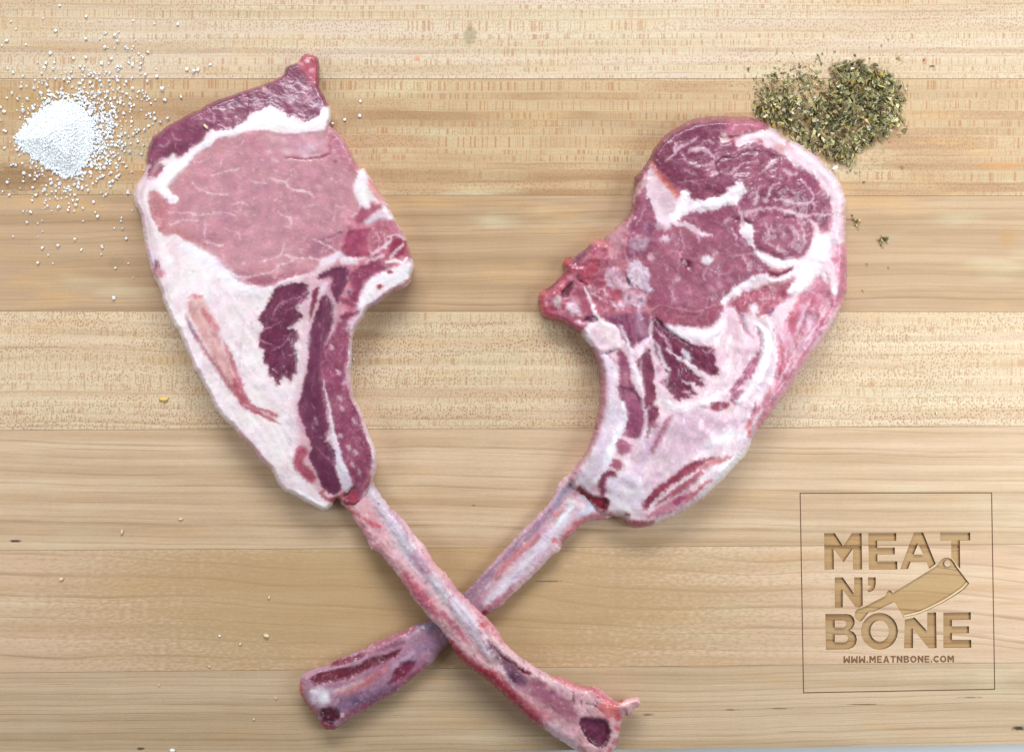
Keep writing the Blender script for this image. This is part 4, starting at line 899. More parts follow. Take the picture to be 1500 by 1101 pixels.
    for p, w in (([(1077.5,451),(1083,459),(1088,472),(1092,484),(1102,494)],[4,7,6,4,2]), ([(1108,478),(1113,488),(1116,500),(1115,514),(1106,527),(1096,542),(1084,560),(1072,574)],[3,5,6,7,9,9,9,8]), ([(1113,524),(1104,540),(1098,552)],[2,5,4])):
        c.stroke(p, w, (186,108,142), soft=2.6, warp=2.5, a=.9, dz=-3, dzs=5)
    c.stroke([(1086,462),(1092,474),(1096,486)], [4,6,4], (206,184,206), soft=2.5, a=.7)
    c.stroke([(1106,474),(1116,482),(1121,492),(1122,510),(1118,532),(1110,554),(1098,572),(1082,588)], [5,8,13,13,13,12,10,7], (246,242,248), soft=4, warp=1.5, a=.9, dz=5, dzs=9)
    c.stroke([(1124,470),(1134,490),(1138,505),(1136,525),(1128,552),(1116,576),(1104,596)], [8,8,7,8,10,12,12], (236,222,234), soft=5, a=.75, dz=4, dzs=9)
    c.stroke([(1133,482),(1139,494),(1143,508),(1144,526),(1139,546)], [2,4,8,9,8], (208,116,148), soft=3.5, warp=2, a=.85, dz=-1)
    c.stroke([(1127,570),(1124,584),(1114,596),(1108,600)], [8,12,10,6], (206,128,156), soft=4, warp=2, a=.8)
    c.stroke([(1108,588),(1104,604),(1100,620)], [3,6,5], (196,112,146), soft=3, warp=2, a=.8); c.stroke([(1097,618),(1096,628),(1099,640)], [5,6,4], (226,120,130), soft=3, a=.8)
    c.stroke([(1145,500),(1152,494),(1160,500),(1160,525),(1152,545)], [5,7,6,6,5], (230,200,220), soft=4, a=.7)
    c.stroke([(1178,450),(1186,470),(1188,490),(1178,506)], [10,14,14,10], (224,196,220), soft=6, warp=4, a=.65)
    c.poly([(968,640),(984,612),(1010,604),(1045,610),(1075,616),(1090,630),(1070,632),(1046,642),(1030,655),(1010,668),(985,684),(962,706),(946,712),(950,680)], (218,188,206), soft=9, warp=5, a=.6)
    for p, w in (([(1222,440),(1206,466),(1190,490),(1172,512)],[3,7,8,4]), ([(1196,432),(1184,452),(1178,474),(1170,492)],[3,8,7,3]), ([(1172,500),(1162,522),(1152,546),(1140,568)],[4,8,8,4]), ([(1212,400),(1216,424),(1208,446)],[3,6,3])):
        c.stroke(p, w, (188,96,132), soft=4, warp=4, ws=7, a=.65)
    for p, w in (([(1210,452),(1196,478),(1180,500)],[2,4,2]), ([(1186,440),(1172,470),(1166,490)],[2,4,2]), ([(1166,512),(1152,540),(1140,562)],[2,4,2]), ([(1228,448),(1210,480),(1190,508)],[3,5,3])):
        c.stroke(p, w, (244,218,232), soft=3, warp=3, a=.8)
    # streaky lean at the bottom
    M6 = [(940,742),(943,734),(951.7,726),(964,712),(976,705),(990,694),(1004,683),(1019,675),(1033,671.5),(1048,671),(1034,677),(1018,688),(1004,697),(990,706),(976,715),(958.7,730),(948,747)]
    c.poly(M6, (168,74,104), soft=2, warp=1.8, save='M6', part='streak_muscle', dz=-1)
    c.tint('M6', (136,40,74), (200,116,140), 8, .75, 83, -.7, 3); c.fibres('M6', .5, 2.4, -.7, 5, 84, .1)
    for p, w, col in (([(960,738),(978,724),(996,713),(1014,702),(1028,690)],[6,13,15,12,6],(192,102,130)), ([(1018,690),(1040,679),(1056,674),(1072,669)],[4,8,8,3],(222,150,166)), ([(1002,734),(1018,722),(1034,709),(1046,704)],[4,11,10,5],(216,132,154)),
                     ([(950,756),(968,748),(988,738),(1006,726)],[6,13,13,8],(210,142,172)), ([(917,764),(930,768),(944,768),(956,764)],[7,10,9,5],(190,96,120)), ([(988,736),(996,730),(1004,728)],[6,8,4],(182,84,124))):
        c.stroke(p, w, col, soft=3, warp=3, ws=6, a=.9)
    c.specks(None, (240,216,228), 3, .55, .35, -.7, 2, 87)
    for p, w in (([(950,744),(962,734),(976,722),(988,712),(1004,702),(1022,690)],[2,4,5,4,4,3]), ([(1014,720),(1026,710),(1040,700)],[2,3,2]), ([(1030,700),(1050,688),(1072,680),(1086,668)],[6,12,14,8]), ([(1020,728),(1036,716),(1056,700)],[5,10,10])):
        c.stroke(p, w, (244,232,240), soft=2.6, warp=2, a=.85, dz=.8)
    c.stroke([(1100,645),(1092,662),(1076,678),(1060,694),(1040,712)], [4,9,12,10,7], (248,242,246), soft=4, a=.75)
    # slit against the bone and pale web beside it
    c.poly([(900,700),(922,690),(940,700),(944,722),(938,744),(920,752),(898,744),(890,728)], (232,222,234), soft=8, warp=3, a=.75, dz=1)
    c.poly([(845,713),(853,712),(860,720),(873,727),(884,727),(892,733),(890,745),(883,749),(873,742),(860,730),(850,724)], (152,40,66), soft=2, warp=2.2, dz=-5, dzs=4, part='lean_sliver')
    c.blob(886,738,5,6,(116,20,44), soft=2.5)
    c.stroke([(868,742),(882,752),(896,754),(912,758)], [5,6,7,5], (236,200,208), soft=3, a=.8); c.blob(893,756,7,3,(216,104,120), soft=3, a=.7); c.blob(920,752,4,2.5,(170,84,110), soft=2, warp=2)
    hd = dome(50, 13, 2.4)
    def zf(X, Y, dep):
        z = hd(dep) + 3.0 * fbm(X, Y, 80, 2, 5) + 1.8 * fbm(X, Y, 30, 2, 6)
        r = np.hypot((X - 1095) / 150, (Y - 300) / 140)
        z = z + 9 * sstep(1.0, 0, r) * sstep(4, 40, dep)
        left = sstep(925, 840, X) * sstep(560, 500, Y)
        z = z * (1 - .30 * left)
        z = z * (1 - .25 * sstep(690, 765, Y))
        z = z * (1 - .24 * np.exp(-((X - 858) ** 2 + (Y - 728) ** 2) / 36 ** 2))
        return np.maximum(z, 0)
    # broad relief: the round muscle, sunken seams, ragged chine
    c.Z += 0.8 * fbm(c.X, c.Y, 24, 2, 8) + c.M['V'] * 2.2 * fbm(c.X, c.Y, 11, 3, 9)
    rr = np.hypot((c.X - 1140) / 48, (c.Y - 345) / 34)
    c.Z += 5 * sstep(1.05, .45, rr)
    for p, w in (([(955,462),(952,440),(944,425),(930,424)],4), ([(1116,404),(1090,412),(1066,428),(1054,452)],4)):
        pass
    # folds and pulled threads in the fat, running with the rib
    fatm = np.clip((s_lum(c) - .45) * 3, 0, 1) * sstep(430, 520, c.Y)
    c.Z += fatm * 1.5 * fbm(c.X, c.Y, 9, 2, 97, 2.05, 4.5)
    n = fbm(c.X + 4 * fbm(c.X, c.Y, 30, 2, 98), c.Y, 10, 2, 97, 2.05, 5.0)
    m = (sstep(.06, 0, np.abs(n)) * sstep(-.1, .3, fbm(c.X, c.Y, 24, 2, 99)) * fatm * .55)[..., None]
    c.C = c.C * (1 - m) + lin((196, 140, 168)) * m
    n = fbm(c.X, c.Y, 8, 2, 101, 2.0, 5.0); m = (sstep(.10, 0, np.abs(n - .1)) * fatm * .5)[..., None]
    c.C = c.C * (1 - m) + lin((246, 238, 244)) * m
    c.organic(1.7, .2)
    c.build(MEAT, root, zf)
    # ---- bone
    bo = [(838,690),(817,711),(807,732.7),(792.4,749),(764.6,777),(743,800),(714,831),(681,867),(652,894),(630,906.6),(618,911),(582,926),(554,938.5),(529,951),(499,963),(479.6,974),(465.4,976.5),(447.7,984.5),(440.6,991.6),(438.6,1003),(440.6,1018),
       (453,1036),(465.4,1050),(472.5,1064),(481,1068.6),(492,1066),(506,1057),(529,1043),(545,1034),(571.7,1018),(594.7,1002),(614,984.5),(630,974),(642.5,958),(655,945.5),(672,930),(690,917),(710,903.6),(722,895),(734.4,888.6),(741,880),(753.5,868),(767,856),(786,838),
       (796,828),(807,816),(820,806),(825,793),(838,781.7),(851,768.6),(866,762),(882,760.5),(897,757),(905,740),(890,700)]
    b = Canvas(bo, seed=611, rough_edge=1.0)
    b.base((226,192,204), 'rib_bone')
    b.tint(None, (194,150,182), (236,216,228), 22, .7, 3, -.8, 2.2)
    b.poly([(700,840),(640,885),(560,935),(440,980),(430,1030),(480,1080),(560,1040),(640,985),(720,910)], (172,122,156), soft=30, warp=4, a=.75, save='far_shade')  # purplish tint puts the shade on the far end into its colour
    b.stroke([(836,712),(816,738),(790,768),(762,796),(730,830),(700,860),(672,886)], [8,12,14,15,17,20,20], (168,130,154), soft=7, a=.9, dz=-3, dzs=6)
    b.stroke([(840,708),(824,722),(812,738)], [5,7,5], (160,160,190), soft=4, a=.8)
    b.stroke([(826,706),(806,732),(776,764),(746,796),(712,832),(684,862)], [5,5,5,5,5,5], (212,176,196), soft=3, a=.8, dz=1.5)
    b.stroke([(842,724),(834,738),(822,750),(812,754)], [5,6,7,5], (224,142,152), soft=3.5, warp=2, a=.85, dz=1.5)
    b.stroke([(792,782),(778,796),(766,804),(752,816),(736,832),(726,846)], [6,8,8,9,9,7], (214,140,152), soft=3, warp=3, ws=4, a=.85, dz=2)
    b.stroke([(838,734),(826,762),(806,784),(786,808),(764,832),(742,856),(716,884)], [14,14,16,16,16,16,16], (222,214,226), soft=6, warp=3, a=.85)
    b.stroke([(860,728),(868,742),(850,752)], [10,14,10], (206,206,226), soft=6, a=.8)
    b.stroke([(838,742),(826,754),(816,770)], [4,5,4], (246,244,250), soft=3, a=.8)
    b.blob(812,791,5,4.5,(226,138,156), soft=2.4); b.blob(807,768,3,5,(228,200,212), soft=2)
    b.stroke([(884,756),(862,758),(846,768),(832,780),(822,796)], [5,7,8,7,6], (226,140,156), soft=4, warp=3, a=.8)
    b.stroke([(824,800),(806,812),(788,834),(768,852),(748,870)], [4,5,5,6,6], (240,216,220), soft=3, a=.85)
    b.stroke([(752,858),(736,874),(720,886),(706,900)], [5,7,8,8], (214,140,158), soft=4, warp=3, a=.8); b.blob(736,886,8,4,(232,200,200), soft=3, warp=3, ang=-.6)
    b.stroke([(712,896),(704,904)], [6,6], (170,64,84), soft=3, warp=2)
    b.stroke([(790,812),(772,830),(750,848)], 3, (190,150,190), soft=3, a=.7, warp=3)
    lean = (136,50,76)
    b.poly([(453,994),(462,988),(471,984.5),(492,979),(512,977),(524,974),(535,967),(543,962),(552,961),(564.6,959),(576,954),(588,949),(584,959),(572,965),(561,971),(548,976),(536,982),(526,987),(515,992),(500,996),(483,999.5),(462,1003)], lean, soft=2, warp=1.4, dz=-3, dzs=5, part='intercostal_strip', save='i1')
    b.poly([(483,974.5),(490,968),(500,964),(514,961),(528,957),(538,955),(530,962),(518,968),(504,973),(492,976)], (146,58,84), soft=2, warp=2, dz=-2, part='intercostal_strip')
    b.poly([(586,971),(596,968.5),(608,968.5),(606,978),(600,986),(590,994),(577,1001),(562,1006),(572,996),(577,984)], (142,52,86), soft=2.2, warp=2, dz=-3, dzs=4, part='intercostal_strip')
    b.tint('i1', (108,26,56), (170,88,108), 9, .7, 33, -.35, 4)
    b.stroke([(470,984),(500,976),(526,971),(544,962),(566,957)], [2,2.5,3,3,2], (204,164,186), soft=1.8, a=.85, dz=1)
    b.stroke([(530,952),(556,941),(586,929),(616,915)], [5,8,8,6], (186,108,130), soft=4, warp=3, a=.8); b.stroke([(540,956),(566,948),(590,940)], [3,6,4], (150,70,100), soft=3, warp=3, a=.7)
    b.stroke([(600,962),(616,952),(636,940)], [10,14,10], (176,140,176), soft=6, a=.8); b.stroke([(574,978),(590,966),(604,956)], [5,7,6], (208,180,204), soft=4, a=.8)
    b.stroke([(612,914),(628,918),(640,914)], [10,14,12], (150,132,164), soft=6, a=.8)
    b.stroke([(498,1012),(516,1008),(534,1000),(552,988),(566,978)], [10,14,12,9,6], (214,138,150), soft=4, warp=4, ws=4, a=.9, dz=1)
    b.specks('far_shade', (232,190,200), 2.6, .5, .4, -.5, 1.5, 41)
    b.blob(468,1018,15,12,(226,216,226), soft=9, a=.9, dz=2, dzs=10); b.blob(475,1022,6,7,(240,236,242), soft=5, a=.8)
    b.stroke([(488,1012),(510,1006),(530,998)], [6,8,5], (222,196,204), soft=4, warp=2, a=.7)
    b.stroke([(442,1000),(441,1016),(450,1032),(462,1046)], [4,6,6,6], (220,110,110), soft=3.5, warp=2, a=.85)
    b.stroke([(500,1034),(524,1024),(552,1016),(578,1006)], [16,20,20,12], (138,104,140), soft=8, warp=3, a=.85)
    b.blob(525,1026,12,7,(112,74,110), soft=6, warp=3, a=.7)
    b.stroke([(500,1052),(522,1040),(546,1028),(572,1012),(600,992),(624,972)], [5,6,6,5,5,5], (196,92,124), soft=4, warp=3, a=.7)
    b.poly([(468,1044),(476,1036),(490,1036),(500,1044),(496,1054),(484,1058),(472,1056)], (94,24,50), soft=3, warp=2, dz=-3, part='marrow_hole')
    b.stroke([(470,1054),(480,1058),(488,1060)], [2,3,2], (56,6,24), soft=1.2, dz=-2)
    b.stroke([(470,1058),(480,1066),(490,1066)], [4,8,6], (196,52,76), soft=2.5); b.blob(502,1046,3,3,(226,200,214), soft=1.5); b.blob(494,1060,3,2.5,(206,170,190), soft=1.5)
    b.Z += 1.0 * fbm(b.X, b.Y, 14, 2, 61) + .2 * fbm(b.X, b.Y, 4, 2, 62)
    prof = dome(1.0, 17, 2.0)
    def half(X, Y): return np.interp(X, [440, 520, 650, 760, 850, 900], [15, 14, 12, 12, 12, 10])
    def mid(X, Y): return np.interp(X, [440, 520, 650, 760, 850, 900], [15.4, 14.4, 13, 14, 14, 10.6])
    b.specks(None, (240,214,224), 3, .45, .4, -.8, 2.2, 51); b.veins(None, (190,104,132), 13, .06, .5, -.8, 3, 52, .1); b.veins(None, (238,222,232), 10, .06, .5, -.8, 3, 53, .1)
    b.fibres(None, .5, 2.6, -.80, 9, 71, .10)
    b.organic(1.6, .2)
    b.build(BONE, root, lambda X, Y, d: mid(X, Y) + half(X, Y) * prof(d), lambda X, Y, d: np.maximum(mid(X, Y) - half(X, Y) * prof(d), 0.4))
    return root
# ---------------------------------------------------------------- cutting board
def wood(name, seed, light, dark, spacing=14, ring=.5, slant=0.0, warp=10, dots=0.0, dashes=0.0, mottle=.35, spots=(), curl=0.0, burnt=0.0, streaks=0.0):
    t = NT(name)
    x, y, _ = t.sep(t.obj())[:3]
    px = t.m('DIVIDE', x, U); py = t.m('DIVIDE', y, -U)
    def nz(sx, sy, off, det=2.0, rough=.5):
        return t.noise(t.xyz(t.m('MULTIPLY', px, sx), t.m('MULTIPLY', py, sy), seed * 7.31 + off), 1.0, det, rough)
    w1 = nz(.0022, .004, 1.0, 2); w2 = nz(.012, .02, 2.0, 1)
    yw = t.m('ADD', py, t.m('MULTIPLY', t.m('SUBTRACT', w1, .5), warp * 4))
    yw = t.m('ADD', yw, t.m('MULTIPLY', t.m('SUBTRACT', w2, .5), 3.0))
    yw = t.m('ADD', yw, t.m('MULTIPLY', px, slant))
    ny = t.noise(t.xyz(0.0, t.m('MULTIPLY', yw, .035), seed * 3.1), 1.0, 2)
    r = t.m('ADD', t.m('DIVIDE', yw, spacing), t.m('MULTIPLY', ny, 3.2))
    f = t.m('FRACT', r); rid = t.m('FLOOR', r)
    rv = t.white(t.m('ADD', rid, seed * 13.7))
    line = t.m('MULTIPLY', t.ss(.70, .93, f), t.m('SUBTRACT', 1.0, t.ss(.95, 1.0, f)))
    linev = t.m('MULTIPLY', line, t.m('ADD', .25, t.m('MULTIPLY', rv, .9)))
    fade = t.noise(t.xyz(t.m('MULTIPLY', px, .006), rid, seed), 1.0, 2)
    linev = t.m('MULTIPLY', linev, t.ss(.25, .65, fade))
    # second, finer family of lines
    r2 = t.m('ADD', t.m('DIVIDE', yw, spacing * .37), t.m('MULTIPLY', ny, 5.0)); f2 = t.m('FRACT', r2); id2 = t.m('FLOOR', r2)
    l2 = t.m('MULTIPLY', t.ss(.6, .95, f2), t.m('MULTIPLY', t.white(t.m('ADD', id2, seed * 5.7)), .35))
    band = nz(.0015, .05, 5, 2); fib = nz(.018, .9, 6, 2, .6); grain = nz(.22, 1.1, 7, 2, .6); cur = nz(.05, .012, 8, 1)
    base = t.mix(t.m('MULTIPLY', t.m('ADD', t.m('MULTIPLY', t.ss(.3, .7, band), .85), t.m('MULTIPLY', f, .15)), 1.0, clamp=True), tuple(lin(light)), tuple(lin(dark)))
    mo = nz(.0065, .03, 9, 3)
    base = t.mix(t.m('MULTIPLY', t.ss(.52, .75, mo), mottle), base, tuple(lin((205, 160, 105))))
    mo2 = nz(.005, .02, 10, 3)
    base = t.mix(t.m('MULTIPLY', t.ss(.54, .78, mo2), mottle), base, tuple(lin((208, 200, 168))))
    k = t.m('ADD', t.m('MULTIPLY', linev, ring), t.m('MULTIPLY', l2, ring))
    base = t.mix(t.m('MULTIPLY', k, .8, clamp=True), base, tuple(lin((140, 103, 66))))
    v = t.m('ADD', t.m('MULTIPLY', t.m('SUBTRACT', fib, .5), .30), t.m('MULTIPLY', t.m('SUBTRACT', grain, .5), .30))
    if curl: v = t.m('ADD', v, t.m('MULTIPLY', t.m('SUBTRACT', cur, .5), curl))
    height = t.m('ADD', t.m('MULTIPLY', fib, .5), t.m('MULTIPLY', grain, .5))
    if dots:
        vo = t.new('ShaderNodeTexVoronoi', voronoi_dimensions='2D')
        wob = t.noise(t.xyz(t.m('MULTIPLY', px, .05), t.m('MULTIPLY', yw, .05), seed + .5), 1.0, 2)
        dx = t.m('ADD', t.m('DIVIDE', px, 3.9), t.m('MULTIPLY', yw, .03))
        t.put(vo.inputs['Vector'], t.xyz(t.m('ADD', dx, t.m('MULTIPLY', wob, 1.5)), t.m('DIVIDE', yw, 5.4), float(seed)))
        vo.inputs['Randomness'].default_value = .8; vo.inputs['Scale'].default_value = 1.0
        d = vo.outputs['Distance']
        cr = t.sep(vo.outputs['Color'])[0]
        rad = t.m('ADD', .16, t.m('MULTIPLY', cr, .20))
        dot = t.m('SUBTRACT', 1.0, t.ss(-.10, .10, t.m('SUBTRACT', d, rad)))
        area_ = t.noise(t.xyz(t.m('MULTIPLY', px, .006), t.m('MULTIPLY', yw, .045), seed + 3.3), 1.0, 2)
        gate = t.m('ADD', .35, t.m('MULTIPLY', t.ss(.36, .58, area_), .65))
        dot = t.m('MULTIPLY', t.m('MULTIPLY', dot, gate), dots)
        base = t.mix(t.m('MULTIPLY', dot, .62, clamp=True), base, tuple(lin((150, 105, 66))))
    if dashes:
        lane = t.m('ADD', t.m('DIVIDE', yw, 13.0), t.m('MULTIPLY', ny, 2.0)); lf = t.m('FRACT', lane); li = t.m('FLOOR', lane)
        win = t.m('MULTIPLY', t.ss(.05, .2, lf), t.m('SUBTRACT', 1.0, t.ss(.8, .95, lf)))
        col = t.noise(t.xyz(t.m('ADD', t.m('MULTIPLY', px, .30), t.m('MULTIPLY', yw, .004)), t.m('MULTIPLY', li, 7.3), seed + 9.1), 1.0, 2, .7)
        stick = t.ss(.50, .64, col)
        wl = t.ss(.38, .54, t.noise(t.xyz(t.m('MULTIPLY', px, .0035), t.m('MULTIPLY', li, 3.7), seed + 4.4), 1.0, 2))
        ds = t.m('MULTIPLY', t.m('MULTIPLY', stick, win), t.m('MULTIPLY', wl, dashes))
        base = t.mix(t.m('MULTIPLY', wl, .25 * min(dashes, 1)), base, tuple(lin((222, 208, 172))))
        base = t.mix(t.m('MULTIPLY', ds, .62, clamp=True), base, tuple(lin((168, 108, 60))))
        edge = t.m('MULTIPLY', t.m('SUBTRACT', 1.0, t.ss(.0, .12, lf)), t.m('MULTIPLY', t.white(t.m('ADD', li, seed)), .35 * dashes))
        base = t.mix(edge, base, tuple(lin((150, 112, 72))))
    if streaks:
        s1 = t.ss(.70, .80, nz(.013, .42, 12, 1)); base = t.mix(t.m('MULTIPLY', s1, streaks), base, tuple(lin((120, 78, 50))))
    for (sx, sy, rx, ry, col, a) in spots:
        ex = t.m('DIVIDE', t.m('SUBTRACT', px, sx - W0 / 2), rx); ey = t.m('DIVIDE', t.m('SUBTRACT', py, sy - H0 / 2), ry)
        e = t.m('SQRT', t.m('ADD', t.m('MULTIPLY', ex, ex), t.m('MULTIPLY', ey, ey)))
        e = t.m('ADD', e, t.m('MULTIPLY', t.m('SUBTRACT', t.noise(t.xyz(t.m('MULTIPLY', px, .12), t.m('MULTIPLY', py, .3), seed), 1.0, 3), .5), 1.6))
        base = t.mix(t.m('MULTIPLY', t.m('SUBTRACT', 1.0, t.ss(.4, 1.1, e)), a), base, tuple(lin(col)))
    if burnt: base = t.mix(burnt, base, tuple(lin((150, 105, 62))))
    vv = t.m('ADD', .95, v)
    warm = t.new('ShaderNodeVectorMath', operation='MULTIPLY'); t.put(warm.inputs[0], base); warm.inputs[1].default_value = (1.02, 1.01, .965); base = warm.outputs[0]
    t.put(t.bsdf.inputs['Base Color'], t.mul(base, vv))
    t.put(t.bsdf.inputs['Roughness'], t.m('ADD', .46, t.m('MULTIPLY', grain, .2)))
    t.bsdf.inputs['Specular IOR Level'].default_value = .4
    t.bump(t.m('SUBTRACT', height, t.m('MULTIPLY', line, .5)), .25, .0003)
    return t.mat

def plain_wood_edge():
    t = NT('board_end_wood'); n = t.noise(t.obj(), 300, 3)
    t.put(t.bsdf.inputs['Base Color'], t.mix(n, tuple(lin((150, 110, 70))), tuple(lin((190, 155, 110)))))
    t.bsdf.inputs['Roughness'].default_value = .6
    return t.mat

def charred():
    t = NT('laser_burnt_wood'); n = t.noise(t.obj(), 1500, 3)
    t.put(t.bsdf.inputs['Base Color'], t.mix(n, tuple(lin((96, 64, 40))), tuple(lin((140, 98, 62)))))
    t.bsdf.inputs['Roughness'].default_value = .8
    return t.mat

def circle(cx, cy, rx, ry, n=28): return [(cx + rx * math.cos(a * 2 * math.pi / n), cy + ry * math.sin(a * 2 * math.pi / n)) for a in range(n)]
def L(pts): return [(1190 + a / 5.796, 770 + b / 5.796) for a, b in pts]
def rounded(pts, sub=4): return [tuple(p) for p in smooth_pts(pts, True, sub)]
ENG = [   # (name, outer, holes, label)
 ('engraved_letter', L([(100,60),(190,60),(262,172),(335,60),(418,60),(422,368),(345,368),(343,195),(265,307),(180,195),(183,368),(103,368)]), [], 'letter M'),
 ('engraved_letter', L([(475,60),(712,60),(712,125),(550,125),(551,182),(700,182),(700,240),(552,240),(552,300),(720,300),(722,368),(480,368)]), [], 'letter E of the top word'),
 ('engraved_letter', L([(862,55),(940,55),(1048,322),(1000,356),(990,362),(968,303),(835,303),(812,365),(745,365)]), [L([(898,150),(860,242),(940,242)])], 'letter A'),
 ('engraved_letter', L([(1085,55),(1340,55),(1340,122),(1252,122),(1255,360),(1236,342),(1205,296),(1180,268),(1178,122),(1085,122)]), [], 'letter T cut by the cleaver'),
 ('engraved_letter', L([(190,435),(258,435),(355,575),(355,435),(425,435),(428,672),(400,690),(365,686),(258,540),(258,690),(190,690)]), [], 'letter N of the middle line'),
 ('engraved_apostrophe', L([(472,435),(538,435),(538,490),(530,525),(512,548),(480,562),(465,548),(488,528),(498,505),(472,502)]), [], None),
 ('engraved_letter', L([(110,745),(290,745),(325,753),(350,775),(360,808),(354,845),(338,868),(316,884),(348,898),(370,925),(378,962),(370,1000),(345,1028),(305,1045),(115,1048)]),
    [L([(190,800),(262,800),(283,812),(288,830),(280,850),(262,862),(190,862)]), L([(190,920),(275,920),(298,932),(303,952),(296,974),(274,985),(190,985)])], 'letter B'),
 ('engraved_letter', L(circle(570,892,156,156,40)), [L(circle(571,890,78,90,32))], 'letter O'),
 ('engraved_letter', L([(785,793),(868,775),(975,890),(975,733),(1050,731),(1055,1035),(985,1035),(855,872),(855,1035),(778,1035)]), [], 'letter N of the bottom word'),
 ('engraved_letter', L([(1112,735),(1345,731),(1345,795),(1185,797),(1185,850),(1330,850),(1330,908),(1185,908),(1185,965),(1348,965),(1350,1032),(1112,1032)]), [], 'letter E of the bottom word'),
 ('engraved_cleaver', L([(358,762),(362,730),(378,706),(402,698),(440,686),(530,638),(620,592),(634,556),(652,543),(670,553),(684,566),(870,452),(1050,340),(1074,312),(1096,282),(1122,268),(1150,268),(1180,280),(1200,305),(1228,352),(1240,366),(1332,487),(1290,535),(1220,585),(1120,644),(1010,700),(900,748),(772,775),(740,715),(702,652),(690,646),(620,678),(530,722),(478,732),(430,790),(414,808),(396,808),(370,790)]),
    [L(circle(1146,318,27,27,20))], None),
]
LOGO_FRAME = [(1172,722),(1452.5,721.5),(1457,1009),(1177,1014)]
def inset(q, d):
    c = np.mean(q, 0); return [tuple(np.array(p) + np.sign(c - np.array(p)) * d) for p in q]

